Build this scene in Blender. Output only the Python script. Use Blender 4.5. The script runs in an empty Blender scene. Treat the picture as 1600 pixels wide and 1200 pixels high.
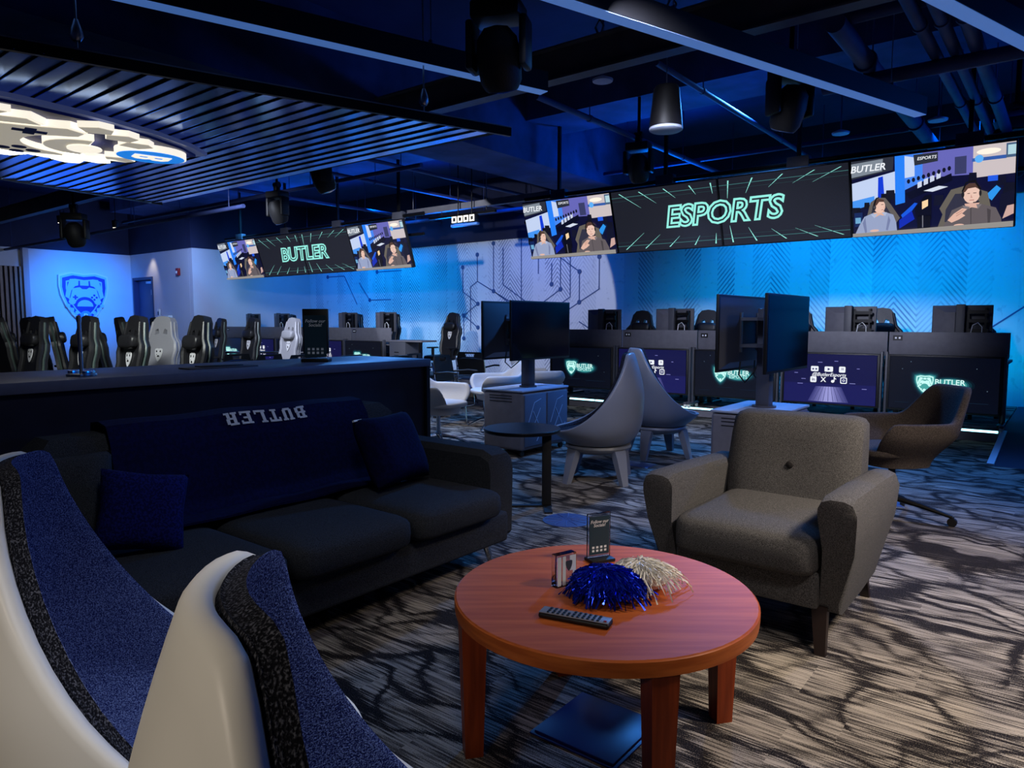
import bpy, bmesh, math, random
from mathutils import Vector, Matrix, Euler
random.seed(7)
SC = bpy.context.scene
COL = SC.collection
PI = math.pi
R = math.radians

# ------------------------------------------------------------------ camera
# World = the room's own frame: X along the mural wall (to the right), Y towards it, Z up, metres.
A = R(38.3); TILT = R(5.02); EYE = 1.30
CA, SA = math.cos(A), math.sin(A)
cam = bpy.data.cameras.new('camera'); cam.sensor_width = 36; cam.lens = 36*1108/1600
cam.clip_start = .02
co = bpy.data.objects.new('camera', cam); COL.objects.link(co)
co.location = (0, 0, EYE); co.rotation_euler = (PI/2-TILT, 0, A)
SC.camera = co
vs = SC.view_settings
vs.view_transform = 'Standard'; vs.look = 'None'; vs.gamma = 1; vs.exposure = 0; vs.use_curve_mapping = False
SC.cycles.use_denoising = True
SC.cycles.max_bounces = 6
SC.cycles.sample_clamp_indirect = 4

def rm(X, Y):
    """metres right / ahead of the viewpoint -> room x, y"""
    return (X*CA-Y*SA, X*SA+Y*CA)
def far(u, d):
    """a spot d metres ahead on the bearing of photo column u"""
    return rm((u-800)/1108*d, d)

# ------------------------------------------------------------------ materials
def lin(c):
    f = lambda x: x/12.92 if x <= .04045 else ((x+.055)/1.055)**2.4
    return tuple(f(x/255) for x in c)
MATS = {}
def mat(name, rgb, rough=.6, metal=0, spec=.5, noise=None, bump=None, trans=0, ior=1.45, emit=None, coat=0, sheen=0):
    """noise=(scale, amount) mottles the base colour; bump=(scale, strength)"""
    if name in MATS: return MATS[name]
    m = bpy.data.materials.new(name); m.use_nodes = True
    nt = m.node_tree; b = nt.nodes['Principled BSDF']
    c = lin(rgb)
    b.inputs['Base Color'].default_value = (*c, 1)
    b.inputs['Roughness'].default_value = rough
    b.inputs['Metallic'].default_value = metal
    b.inputs['Specular IOR Level'].default_value = spec
    b.inputs['IOR'].default_value = ior
    b.inputs['Transmission Weight'].default_value = trans
    b.inputs['Coat Weight'].default_value = coat
    b.inputs['Sheen Weight'].default_value = sheen
    if emit:
        b.inputs['Emission Color'].default_value = (*lin(emit[0]), 1)
        b.inputs['Emission Strength'].default_value = emit[1]
    if noise or bump:
        tc = nt.nodes.new('ShaderNodeTexCoord')
    if noise:
        n = nt.nodes.new('ShaderNodeTexNoise'); n.inputs['Scale'].default_value = noise[0]; n.inputs['Detail'].default_value = 3
        nt.links.new(tc.outputs['Object'], n.inputs['Vector'])
        r = nt.nodes.new('ShaderNodeValToRGB')
        lo = tuple(x*(1-noise[1]) for x in c); hi = tuple(min(1, x*(1+noise[1])) for x in c)
        r.color_ramp.elements[0].position = .32; r.color_ramp.elements[1].position = .68
        r.color_ramp.elements[0].color = (*lo, 1); r.color_ramp.elements[1].color = (*hi, 1)
        nt.links.new(n.outputs['Fac'], r.inputs['Fac']); nt.links.new(r.outputs['Color'], b.inputs['Base Color'])
    if bump:
        n2 = nt.nodes.new('ShaderNodeTexNoise'); n2.inputs['Scale'].default_value = bump[0]
        nt.links.new(tc.outputs['Object'], n2.inputs['Vector'])
        bp = nt.nodes.new('ShaderNodeBump'); bp.inputs['Strength'].default_value = bump[1]; bp.inputs['Distance'].default_value = .01
        nt.links.new(n2.outputs['Fac'], bp.inputs['Height']); nt.links.new(bp.outputs['Normal'], b.inputs['Normal'])
    MATS[name] = m
    return m
def emis(name, rgb, k):
    return mat(name, rgb, .5, emit=(rgb, k))

class NB:
    """small node-graph helper"""
    def __init__(s, name):
        s.m = bpy.data.materials.new(name); s.m.use_nodes = True; s.nt = s.m.node_tree
        s.b = s.nt.nodes['Principled BSDF']
    def n(s, t, **kw):
        x = s.nt.nodes.new(t)
        for k, v in kw.items(): setattr(x, k, v)
        return x
    def l(s, a, b): s.nt.links.new(a, b)
    def math(s, op, a, b=None, c=None):
        x = s.n('ShaderNodeMath', operation=op)
        for i, v in enumerate((a, b, c)):
            if v is None: continue
            if isinstance(v, (int, float)): x.inputs[i].default_value = v
            else: s.l(v, x.inputs[i])
        return x.outputs[0]
    def mix(s, f, a, b):
        x = s.n('ShaderNodeMix', data_type='RGBA')
        for i, v in ((0, f), (6, a), (7, b)):
            if isinstance(v, (int, float)): x.inputs[i].default_value = v
            elif isinstance(v, tuple): x.inputs[i].default_value = (*v, 1)
            else: s.l(v, x.inputs[i])
        return x.outputs[2]
    def noise(s, vec, scale, detail=2):
        x = s.n('ShaderNodeTexNoise'); x.inputs['Scale'].default_value = scale; x.inputs['Detail'].default_value = detail
        s.l(vec, x.inputs['Vector']); return x.outputs['Fac']
    def comb(s, x, y, z):
        c = s.n('ShaderNodeCombineXYZ')
        for i, v in enumerate((x, y, z)):
            if isinstance(v, (int, float)): c.inputs[i].default_value = v
            else: s.l(v, c.inputs[i])
        return c.outputs[0]
    def xyz(s):
        tc = s.n('ShaderNodeTexCoord'); sp = s.n('ShaderNodeSeparateXYZ'); s.l(tc.outputs['Object'], sp.inputs[0])
        return tc.outputs['Object'], sp.outputs[0], sp.outputs[1], sp.outputs[2]
    def step(s, v, lo, hi):
        x = s.n('ShaderNodeMapRange', interpolation_type='SMOOTHSTEP')
        s.l(v, x.inputs[0]); x.inputs[1].default_value = lo; x.inputs[2].default_value = hi
        return x.outputs[0]

def carpet_mat():
    g = NB('streaked_carpet'); v, x, y, z = g.xyz()
    row = g.math('FLOOR', g.math('DIVIDE', y, .25))
    wn = g.n('ShaderNodeTexWhiteNoise', noise_dimensions='1D'); g.l(row, wn.inputs['W'])
    xs = g.math('ADD', x, g.math('MULTIPLY', wn.outputs['Value'], 1.0))
    colm = g.math('FLOOR', xs)
    tile = g.math('ADD', g.math('MULTIPLY', row, 7.31), g.math('MULTIPLY', colm, 3.77))
    # fine yarn streaks, per plank
    st = g.noise(g.comb(g.math('MULTIPLY', x, 5.0), g.math('MULTIPLY', y, 130.0), tile), 1.0, 3)
    st2 = g.noise(g.comb(g.math('MULTIPLY', x, 2.2), g.math('MULTIPLY', y, 26.0), tile), 1.0, 2)
    speck = g.noise(v, 260, 1)
    # dark branching bands
    w1 = g.noise(v, 1.6, 2); w2 = g.noise(g.comb(y, x, 3.0), 1.9, 2)
    vx = g.comb(g.math('ADD', g.math('MULTIPLY', x, 1.55), g.math('ADD', g.math('MULTIPLY', w1, 1.6), g.math('MULTIPLY', y, .55))),
                g.math('ADD', g.math('MULTIPLY', y, 3.3), g.math('MULTIPLY', w2, 2.2)), 0.0)
    vo = g.n('ShaderNodeTexVoronoi', feature='DISTANCE_TO_EDGE'); vo.inputs['Scale'].default_value = 1.35
    g.l(vx, vo.inputs['Vector'])
    edge = g.math('ADD', vo.outputs['Distance'], g.math('ADD', g.math('MULTIPLY', g.math('SUBTRACT', st, .5), .34), g.math('MULTIPLY', g.math('SUBTRACT', speck, .5), .12)))
    band = g.step(g.math('ADD', edge, g.math('MULTIPLY', g.math('SUBTRACT', w2, .5), .22)), .035, .135)
    vx2 = g.comb(g.math('ADD', g.math('MULTIPLY', x, 1.9), g.math('SUBTRACT', g.math('MULTIPLY', w2, 1.2), g.math('MULTIPLY', y, 1.3))),
                 g.math('ADD', g.math('MULTIPLY', y, 3.6), g.math('MULTIPLY', w1, 1.6)), 5.0)
    vo2 = g.n('ShaderNodeTexVoronoi', feature='DISTANCE_TO_EDGE'); vo2.inputs['Scale'].default_value = 1.0
    g.l(vx2, vo2.inputs['Vector'])
    e2 = g.math('ADD', vo2.outputs['Distance'], g.math('ADD', g.math('MULTIPLY', g.math('SUBTRACT', st, .5), .30), g.math('MULTIPLY', g.math('SUBTRACT', speck, .5), .14)))
    band = g.math('MULTIPLY', band, g.math('ADD', .35, g.math('MULTIPLY', g.step(e2, .0, .09), .65)))
    light = g.step(g.math('ADD', g.math('MULTIPLY', st, .8), g.math('ADD', g.math('MULTIPLY', st2, .25), g.math('MULTIPLY', speck, .22))), .46, .78)
    pale = g.mix(g.step(wn.outputs['Value'], .0, 1.0), lin((140, 132, 124)), lin((166, 156, 143)))
    base = g.mix(light, lin((50, 46, 46)), pale)
    dark = g.mix(g.step(speck, .5, .7), lin((22, 20, 22)), lin((70, 62, 58)))
    c = g.mix(band, dark, base)
    g.l(c, g.b.inputs['Base Color']); g.b.inputs['Roughness'].default_value = .95
    g.b.inputs['Specular IOR Level'].default_value = .1
    bp = g.n('ShaderNodeBump'); bp.inputs['Strength'].default_value = .5; bp.inputs['Distance'].default_value = .004
    g.l(g.math('ADD', st, speck), bp.inputs['Height']); g.l(bp.outputs[0], g.b.inputs['Normal'])
    return g.m

def mural_mat():
    """pale wall covering: herringbone hatching in upright bands, each of its own strength"""
    g = NB('hatched_mural'); v, x, y, z = g.xyz()
    W = .62
    k = g.math('DIVIDE', x, W)
    band = g.math('FLOOR', k); fr = g.math('SUBTRACT', k, band)
    tri = g.math('MULTIPLY', g.math('ABSOLUTE', g.math('SUBTRACT', fr, .5)), W*2*.62)
    par = g.math('MODULO', g.math('ABSOLUTE', band), 2)
    s = g.math('ADD', z, tri)
    f = g.math('FRACT', g.math('MULTIPLY', s, 11.0))
    line = g.math('SUBTRACT', 1, g.step(g.math('ABSOLUTE', g.math('SUBTRACT', f, .5)), .16, .24))
    half = g.math('FLOOR', g.math('MULTIPLY', k, 2))
    wn = g.n('ShaderNodeTexWhiteNoise', noise_dimensions='1D'); g.l(half, wn.inputs['W'])
    wn2 = g.n('ShaderNodeTexWhiteNoise', noise_dimensions='1D'); g.l(g.math('ADD', band, 41.3), wn2.inputs['W'])
    amt = g.step(wn.outputs['Value'], .0, .75)
    patch = g.step(g.noise(g.comb(g.math('MULTIPLY', x, .8), 0.0, g.math('MULTIPLY', z, .55)), 1.6, 2), .38, .60)
    grit = g.step(g.noise(v, 9, 6), .60, .68)
    hatch = g.math('MULTIPLY', g.math('MULTIPLY', line, amt), g.math('ADD', .25, g.math('MULTIPLY', patch, .75)))
    base = g.mix(wn2.outputs['Value'], lin((205, 209, 214)), lin((228, 230, 233)))
    c = g.mix(g.math('MULTIPLY', hatch, .8), base, lin((84, 100, 130)))
    c = g.mix(g.math('MULTIPLY', grit, .28), c, lin((120, 130, 146)))
    g.l(c, g.b.inputs['Base Color']); g.b.inputs['Roughness'].default_value = .7
    return g.m

def fabric_mat(name, a, b, scale, rough=.95, bs=.6, stretch=(1, 1, 1), lo=.42, hi=.60):
    g = NB(name); v, x, y, z = g.xyz()
    vv = g.comb(g.math('MULTIPLY', x, stretch[0]), g.math('MULTIPLY', y, stretch[1]), g.math('MULTIPLY', z, stretch[2]))
    n = g.noise(vv, scale, 2)
    c = g.mix(g.step(n, lo, hi), lin(a), lin(b))
    g.l(c, g.b.inputs['Base Color']); g.b.inputs['Roughness'].default_value = rough
    g.b.inputs['Specular IOR Level'].default_value = .15
    bp = g.n('ShaderNodeBump'); bp.inputs['Strength'].default_value = bs; bp.inputs['Distance'].default_value = .003
    g.l(n, bp.inputs['Height']); g.l(bp.outputs[0], g.b.inputs['Normal'])
    return g.m

def wood_mat(name, a, b, scale=(2, 30, 30), rough=.35):
    g = NB(name); v, x, y, z = g.xyz()
    vv = g.comb(g.math('MULTIPLY', x, scale[0]), g.math('MULTIPLY', y, scale[1]), g.math('MULTIPLY', z, scale[2]))
    n = g.noise(vv, 1.0, 4)
    g.l(g.mix(g.step(n, .3, .7), lin(a), lin(b)), g.b.inputs['Base Color'])
    g.b.inputs['Roughness'].default_value = rough; g.b.inputs['Specular IOR Level'].default_value = .28
    return g.m

M_carpet = carpet_mat(); M_mural = mural_mat()
M_wall = mat('painted_wall', (205, 207, 214), .75, noise=(1.5, .03), bump=(180, .05))
M_band = mat('navy_painted_band', (26, 32, 62), .8, noise=(2, .15))
M_ceil = mat('navy_painted_deck', (30, 40, 86), .85, noise=(1.2, .3), bump=(9, .25))
M_soffit = mat('painted_concrete', (58, 70, 112), .85, noise=(2.2, .35), bump=(6, .4))
M_pipe = mat('painted_pipe', (50, 62, 108), .6, noise=(4, .15))
M_beam = mat('grey_steel', (92, 92, 100), .6, noise=(5, .15))
M_black = mat('black_plastic', (20, 20, 23), .5)
M_black_s = mat('black_satin_metal', (16, 16, 18), .35, metal=.3)
M_charcoal = mat('charcoal_laminate', (98, 98, 108), .55, noise=(14, .08))
M_darkgrey = mat('dark_grey_plastic', (68, 70, 80), .5)
M_screen = mat('dark_glass_screen', (5, 6, 12), .12, spec=.5)
M_chrome = mat('chrome', (205, 208, 214), .14, metal=1)
M_alu = mat('brushed_aluminium', (185, 188, 194), .35, metal=1)
M_white = mat('white_plastic', (224, 222, 214), .42, noise=(3, .015))
M_grey_shell = mat('grey_moulded_plastic', (128, 131, 142), .33, noise=(3, .03))
M_led = emis('led_strip', (165, 240, 255), 3.2)
M_lamp = mat('pale_diffuser', (190, 205, 235), .6, emit=((86, 136, 220), .42))
M_cherry = wood_mat('cherry_wood', (176, 84, 38), (200, 104, 50), (3, 42, 42), .5)
M_cherry_leg = wood_mat('cherry_leg', (112, 44, 20), (146, 62, 28), (40, 40, 3), .38)
M_band_w = wood_mat('cherry_edge', (176, 86, 34), (206, 110, 48), (6, 6, 60), .4)
M_sofa = fabric_mat('charcoal_tweed', (32, 33, 38), (60, 62, 68), 430)
M_arm = fabric_mat('grey_tweed', (56, 55, 56), (100, 98, 98), 430)
M_blue_uph = fabric_mat('blue_boucle', (22, 34, 92), (112, 130, 184), 400, bs=1, lo=.38, hi=.68)
M_edge_uph = fabric_mat('black_mesh_edge', (12, 13, 20), (92, 94, 104), 420, stretch=(1, 1, .5), lo=.46, hi=.74)
M_navy = fabric_mat('navy_fleece', (5, 7, 46), (8, 11, 58), 60, bs=.2)
M_navy_fuzz = fabric_mat('navy_plush', (6, 9, 60), (16, 22, 92), 120, bs=1)
M_leather_k = mat('black_leatherette', (24, 24, 27), .42, bump=(60, .15))
M_leather_g = mat('grey_leatherette', (140, 140, 148), .42, bump=(60, .15))
M_leather_w = mat('pale_leatherette', (196, 194, 196), .5, bump=(60, .1))
M_uphol_d = fabric_mat('taupe_upholstery', (58, 52, 51), (82, 74, 71), 200, bs=.3)
M_leather_trim = mat('green_grey_trim', (58, 72, 68), .45)
M_navywood = mat('navy_laminate', (16, 18, 40), .5, noise=(9, .2))
M_top_lam = mat('slate_worktop', (78, 82, 104), .42, noise=(20, .06))
M_acrylic = mat('clear_acrylic', (235, 242, 246), .03, trans=1, ior=1.49)
M_print_w = mat('white_print', (232, 236, 240), .5)
M_print_teal = mat('teal_printed_card', (34, 62, 76), .4)
M_foil = mat('blue_foil', (24, 52, 205), .22, metal=.8)
M_strand_w = mat('white_strands', (232, 226, 214), .4)
M_slat = mat('warm_oak', (150, 128, 110), .5, noise=(5, .1))
M_cloud = mat('gloss_blue_tint_slat', (92, 152, 236), .15, metal=1)  # blue tint in the metal stands in for reflected blue walls
M_signlit = emis('lit_white_face', (255, 246, 226), .95)
M_signcream = emis('lit_cream_face', (206, 198, 180), .50)
M_signnavy = mat('navy_sign_face', (26, 40, 120), .5)
M_signblue = emis('lit_blue_face', (30, 130, 230), .85)
M_shieldblue = mat('light_blue_sign', (150, 195, 240), .5)
M_shieldnavy = mat('royal_blue_sign', (22, 52, 150), .5)
M_red = mat('red_plastic', (150, 24, 18), .4)
M_fbox = mat('floor_box_metal', (120, 140, 190), .38, metal=.8)
M_teal_door = mat('slate_door', (70, 86, 128), .5)

# ------------------------------------------------------------------ mesh builder
class MB:
    def __init__(s): s.bm = bmesh.new(); s.sm = []
    def _post(s, vs, M):
        if M is not None: bmesh.ops.transform(s.bm, matrix=M, verts=vs)
        return vs
    def box(s, x0, x1, y0, y1, z0, z1, bev=0, seg=2, M=None):
        r = bmesh.ops.create_cube(s.bm, size=1)['verts']
        for v in r:
            v.co = Vector(((x0+x1)/2+v.co.x*(x1-x0), (y0+y1)/2+v.co.y*(y1-y0), (z0+z1)/2+v.co.z*(z1-z0)))
        if bev:
            es = list({e for v in r for e in v.link_edges})
            g = bmesh.ops.bevel(s.bm, geom=es, offset=bev, segments=seg, affect='EDGES', profile=.5)
            r = list({v for f in g['faces'] for v in f.verts} | {v for v in r if v.is_valid})
        return s._post(r, M)
    def loft(s, rings, cap=True, close=True, M=None):
        R_ = [[s.bm.verts.new(p) for p in ring] for ring in rings]
        n = len(R_[0])
        for a, b in zip(R_, R_[1:]):
            for i in range(n if close else n-1):
                j = (i+1) % n
                try: s.bm.faces.new((a[i], a[j], b[j], b[i]))
                except ValueError: pass
        if cap:
            for ring in (R_[0][::-1], R_[-1]):
                try: s.bm.faces.new(ring)
                except ValueError: pass
        return s._post([v for r in R_ for v in r], M)
    def lathe(s, prof, seg=32, M=None, cap=True):
        return s.loft([[(r*math.cos(2*PI*i/seg), r*math.sin(2*PI*i/seg), z) for i in range(seg)] for r, z in prof], cap, True, M)
    def cyl(s, p0, p1, r0, r1=None, seg=14):
        p0, p1 = Vector(p0), Vector(p1); d = p1-p0
        M = Matrix.Translation(p0) @ d.to_track_quat('Z', 'Y').to_matrix().to_4x4()
        return s.lathe([(r0, 0), (r0 if r1 is None else r1, d.length)], seg, M)
    def tube(s, pts, r, seg=8, closed=False):
        P = [Vector(p) for p in pts]; n = len(P); rings = []
        up = None
        for i in range(n):
            if closed: t = P[(i+1) % n]-P[i-1]
            else: t = P[min(i+1, n-1)]-P[max(i-1, 0)]
            t.normalize()
            if up is None:
                up = Vector((0, 0, 1)) if abs(t.z) < .9 else Vector((1, 0, 0))
            a = t.cross(up)
            if a.length < 1e-5: a = t.cross(Vector((1, .3, 0)))
            a.normalize(); b = a.cross(t).normalized(); up = b
            rr = r[i] if isinstance(r, (list, tuple)) else r
            rings.append([P[i]+(a*math.cos(2*PI*k/seg)+b*math.sin(2*PI*k/seg))*rr for k in range(seg)])
        if closed: rings.append(rings[0])
        return s.loft(rings, not closed)
    def prism(s, poly, z0, z1, M=None, holes=()):
        """poly in XY extruded z0..z1"""
        if not holes:
            return s.loft([[(x, y, z0) for x, y in poly], [(x, y, z1) for x, y in poly]], True, True, M)
        b2 = bmesh.new(); es = []
        for loop in [poly, *holes]:
            vs = [b2.verts.new((x, y, z0)) for x, y in loop]
            es += [b2.edges.new((vs[i], vs[(i+1) % len(vs)])) for i in range(len(vs))]
        bmesh.ops.triangle_fill(b2, edges=es, use_beauty=True)
        ex = bmesh.ops.extrude_face_region(b2, geom=list(b2.faces))
        for v in ex['geom']:
            if isinstance(v, bmesh.types.BMVert): v.co.z = z1
        bmesh.ops.recalc_face_normals(b2, faces=list(b2.faces))
        return s.join_bm(b2, M)
    def join_bm(s, b2, M=None):
        mp = {v: s.bm.verts.new(v.co) for v in b2.verts}
        for f in b2.faces:
            try: s.bm.faces.new([mp[v] for v in f.verts])
            except ValueError: pass
        b2.free()
        return s._post(list(mp.values()), M)
    def puff(s, c, h, e1=.35, e2=.25, n=28, m=16, M=None):
        """rounded cushion: superellipsoid with half sizes h"""
        sp = lambda v, e: math.copysign(abs(v)**e, v)
        rings = []
        for j in range(m+1):
            ph = -PI/2+PI*j/m
            ph = max(-PI/2+.02, min(PI/2-.02, ph))
            rings.append([(c[0]+h[0]*sp(math.cos(ph), e1)*sp(math.cos(2*PI*i/n), e2),
                           c[1]+h[1]*sp(math.cos(ph), e1)*sp(math.sin(2*PI*i/n), e2),
                           c[2]+h[2]*sp(math.sin(ph), e1)) for i in range(n)])
        return s.loft(rings, True, True, M)
    def sheet(s, grid, th, M=None):
        """a grid of points given a thickness along its normals"""
        n, m = len(grid), len(grid[0])
        G = [[Vector(p) for p in row] for row in grid]
        def nrm(i, j):
            a = G[min(i+1, n-1)][j]-G[max(i-1, 0)][j]; b = G[i][min(j+1, m-1)]-G[i][max(j-1, 0)]
            c = a.cross(b); return c.normalized() if c.length > 1e-9 else Vector((0, 0, 1))
        T = [[s.bm.verts.new(G[i][j]) for j in range(m)] for i in range(n)]
        B = [[s.bm.verts.new(G[i][j]-nrm(i, j)*th) for j in range(m)] for i in range(n)]
        for i in range(n-1):
            for j in range(m-1):
                s.bm.faces.new((T[i][j], T[i+1][j], T[i+1][j+1], T[i][j+1]))
                s.bm.faces.new((B[i][j], B[i][j+1], B[i+1][j+1], B[i+1][j]))
        rim = [(0, j) for j in range(m)]+[(i, m-1) for i in range(1, n)]+[(n-1, j) for j in range(m-2, -1, -1)]+[(i, 0) for i in range(n-2, 0, -1)]
        for (a, b), (c, d) in zip(rim, rim[1:]+rim[:1]):
            try: s.bm.faces.new((T[a][b], T[c][d], B[c][d], B[a][b]))
            except ValueError: pass
        return s._post([v for r in T+B for v in r], M)
    def build(s, name, m, parent=None, smooth=40, recalc=True):
        if recalc: bmesh.ops.recalc_face_normals(s.bm, faces=list(s.bm.faces))
        me = bpy.data.meshes.new(name); s.bm.to_mesh(me); s.bm.free()
        if smooth:
            for p in me.polygons: p.use_smooth = True
            me.set_sharp_from_angle(angle=R(smooth))
        me.materials.append(m)
        o = bpy.data.objects.new(name, me); COL.objects.link(o)
        if parent is not None: o.parent = parent
        return o

def tag(o, label=None, cat=None, group=None, kind=None):
    if label: o['label'] = label
    if cat: o['category'] = cat
    if group: o['group'] = group
    if kind: o['kind'] = kind
    return o
def thing(name, label, cat, loc=(0, 0, 0), rz=0, group=None):
    o = bpy.data.objects.new(name, None); o.empty_display_size = .1
    COL.objects.link(o); o.location = loc; o.rotation_euler = (0, 0, rz)
    return tag(o, label, cat, group)
def copy_tree(o, parent=None):
    c = o.copy(); COL.objects.link(c)
    if parent is not None: c.parent = parent
    for ch in list(o.children): copy_tree(ch, c)
    return c
def dup(root, loc, rz, label, group=None):
    c = copy_tree(root); c.location = loc; c.rotation_euler = (0, 0, rz)
    c['label'] = label
    if group: c['group'] = group
    return c
def struct(o): o['kind'] = 'structure'; return o
def bx(name, m, x0, x1, y0, y1, z0, z1, parent=None, bev=0, seg=2, smooth=40):
    b = MB(); b.box(x0, x1, y0, y1, z0, z1, bev, seg); return b.build(name, m, parent, smooth)
def XF(loc=(0, 0, 0), rot=(0, 0, 0), sc=(1, 1, 1)):
    return Matrix.LocRotScale(Vector(loc), Euler(rot), Vector(sc))
def part_at(o, loc, rot=(0, 0, 0)):
    o.location = loc; o.rotation_euler = rot; return o

# ------------------------------------------------------------------ flat artwork: coloured polygons on a screen or a print
def pic_mat(name, k):
    m = bpy.data.materials.new(name); m.use_nodes = True; nt = m.node_tree
    b = nt.nodes['Principled BSDF']; b.inputs['Base Color'].default_value = (.01, .01, .012, 1); b.inputs['Roughness'].default_value = .2
    at = nt.nodes.new('ShaderNodeAttribute'); at.attribute_name = 'Col'
    nt.links.new(at.outputs['Color'], b.inputs['Emission Color']); b.inputs['Emission Strength'].default_value = k
    return m
M_pic = pic_mat('lit_screen_picture', 1.0)
TXT = {}
def text_geo(s, shear=0, bold=0, outline=0):
    """verts (x right, y up), faces of a word, centred, cap height about .7"""
    k = (s, shear, bold, outline)
    if k in TXT: return TXT[k]
    cu = bpy.data.curves.new('tmp', 'FONT'); cu.body = s; cu.align_x = 'CENTER'; cu.align_y = 'CENTER'
    cu.shear = shear; cu.offset = bold; cu.resolution_u = 3
    if outline:
        cu.fill_mode = 'NONE' if hasattr(cu, 'fill_mode') else cu.fill_mode
        cu.bevel_depth = outline; cu.bevel_resolution = 0
    o = bpy.data.objects.new('tmp', cu); COL.objects.link(o)
    bpy.context.view_layer.update()
    dg = bpy.context.evaluated_depsgraph_get()
    me = bpy.data.meshes.new_from_object(o.evaluated_get(dg))
    vs = [(v.co.x, v.co.y, v.co.z) for v in me.vertices]; fs = [tuple(p.vertices) for p in me.polygons]
    bpy.data.objects.remove(o); bpy.data.curves.remove(cu); bpy.data.meshes.remove(me)
    TXT[k] = (vs, fs); return TXT[k]

class Pic:
    """artwork in the XZ plane facing -Y; every layer sits a hair in front of the last"""
    def __init__(s, w, h, step=.0004): s.w, s.h, s.t, s.step, s.V, s.F, s.C = w, h, 0, step, [], [], []
    def poly(s, pts, c):
        s.t += s.step; n = len(s.V)
        s.V += [(x*s.w, -s.t, y*s.h) for x, y in pts]; s.F.append(tuple(range(n, n+len(pts)))); s.C.append(lin(c))
    def rect(s, x0, x1, y0, y1, c): s.poly([(x0, y0), (x1, y0), (x1, y1), (x0, y1)], c)
    def ell(s, x, y, rx, ry, c, n=20, a0=0, a1=2*PI): s.poly([(x+rx*math.cos(a0+(a1-a0)*i/n), y+ry*math.sin(a0+(a1-a0)*i/n)) for i in range(n+(a1-a0 < 6))], c)
    def text(s, t, x, y, sz, c, shear=0, bold=0, aspect=1, clip=None, outline=0):
        s.t += s.step; vs, fs = text_geo(t, shear, bold, outline); n = len(s.V)
        s.V += [(x*s.w+vx*sz*aspect, -s.t, y*s.h+vy*sz) for vx, vy, vz in vs]
        s.F += [tuple(n+i for i in f) for f in fs]; s.C += [lin(c)]*len(fs)
    def build(s, name, m, parent=None):
        me = bpy.data.meshes.new(name); me.from_pydata(s.V, [], s.F); me.update()
        at = me.attributes.new('Col', 'FLOAT_COLOR', 'CORNER')
        i = 0
        for p, c in zip(me.polygons, s.C):
            for _ in p.loop_indices: at.data[i].color = (*c, 1); i += 1
        me.materials.append(m)
        o = bpy.data.objects.new(name, me); COL.objects.link(o)
        if parent is not None: o.parent = parent
        return o

# crest artwork in unit coordinates (half width 1, top 1, tip -1.25)
def shield_outline(k=1.0, n=10):
    half = [(0, .98), (.5, 1.04), (.98, .90), (1.0, .45), (.93, .05), (.78, -.35), (.52, -.78), (.25, -1.08), (0, -1.25)]
    pts = half+[(-x, y) for x, y in half[-2:0:-1]]
    return [(x*k, (y+.05)*k-.05) for x, y in pts]
def mir(p): return [(-x, y) for x, y in p][::-1]
def arc(cx, cy, rx, ry, a0, a1, n=14): return [(cx+rx*math.cos(R(a0+(a1-a0)*i/n)), cy+ry*math.sin(R(a0+(a1-a0)*i/n))) for i in range(n+1)]
CREST = {
 'ear': [(-.36, .80), (-.60, .78), (-.76, .30), (-.82, -.02), (-.66, -.12), (-.56, .26), (-.40, .46), (-.26, .50), (-.24, .74)],
 'brow': [(-.18, .74), (.18, .74), (.18, .50), (-.18, .50)],
 'face': [(-.50, .36), (-.20, .42), (-.10, .34), (.10, .34), (.20, .42), (.50, .36), (.60, -.02), (.70, -.26), (.60, -.38), (.46, -.36)]
         + arc(0, -.38, .42, .36, 0, 180)[1:-1] + [(-.46, -.36), (-.60, -.38), (-.70, -.26), (-.60, -.02)],
 'jaw': arc(0, -.46, .34, .30, 0, 180),
 'pad': [(-.44, .06), (-.37, .06), (-.37, -.01), (-.30, -.01), (-.30, -.08), (-.37, -.08), (-.37, -.15), (-.44, -.15), (-.44, -.08), (-.51, -.08), (-.51, -.01), (-.44, -.01)],
}
DOTS = [(.40, .06), (.40, -.14), (.30, -.04), (.50, -.04)]
STUDS = [(-.72, -.42), (-.56, -.60), (-.36, -.74), (.36, -.74), (.56, -.60), (.72, -.42)]
def stud(x, y, r=.10):
    a = math.atan2(y+.1, x)
    return [(x+r*math.cos(a+t), y+r*math.sin(a+t)) for t in (PI, PI*.55, .45, -.45, -PI*.55)]
def letter_B():
    return [(-.5, -.7), (.2, -.7), (.48, -.5), (.48, -.15), (.3, 0), (.45, .15), (.45, .5), (.2, .7), (-.5, .7)], \
           [[(-.2, -.45), (-.2, -.12), (.15, -.12), (.15, -.45)], [(-.2, .12), (-.2, .45), (.13, .45), (.13, .12)]]

# =================================================================== THE ROOM
b = MB(); b.box(-24, 7, -4, 12.4, -.1, 0); struct(b.build('floor', M_carpet, smooth=0))
PX0, PX1, PY = -16.6, -.56, 9.20
b = MB(); b.box(PX0, PX1, PY, 12.08, .0, .12); pf = struct(b.build('platform', M_carpet, smooth=0))
b = MB(); b.box(-6.12, PX1, PY-.012, PY, .0, .095)
tr = struct(b.build('trim_1', M_charcoal, smooth=0))
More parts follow.
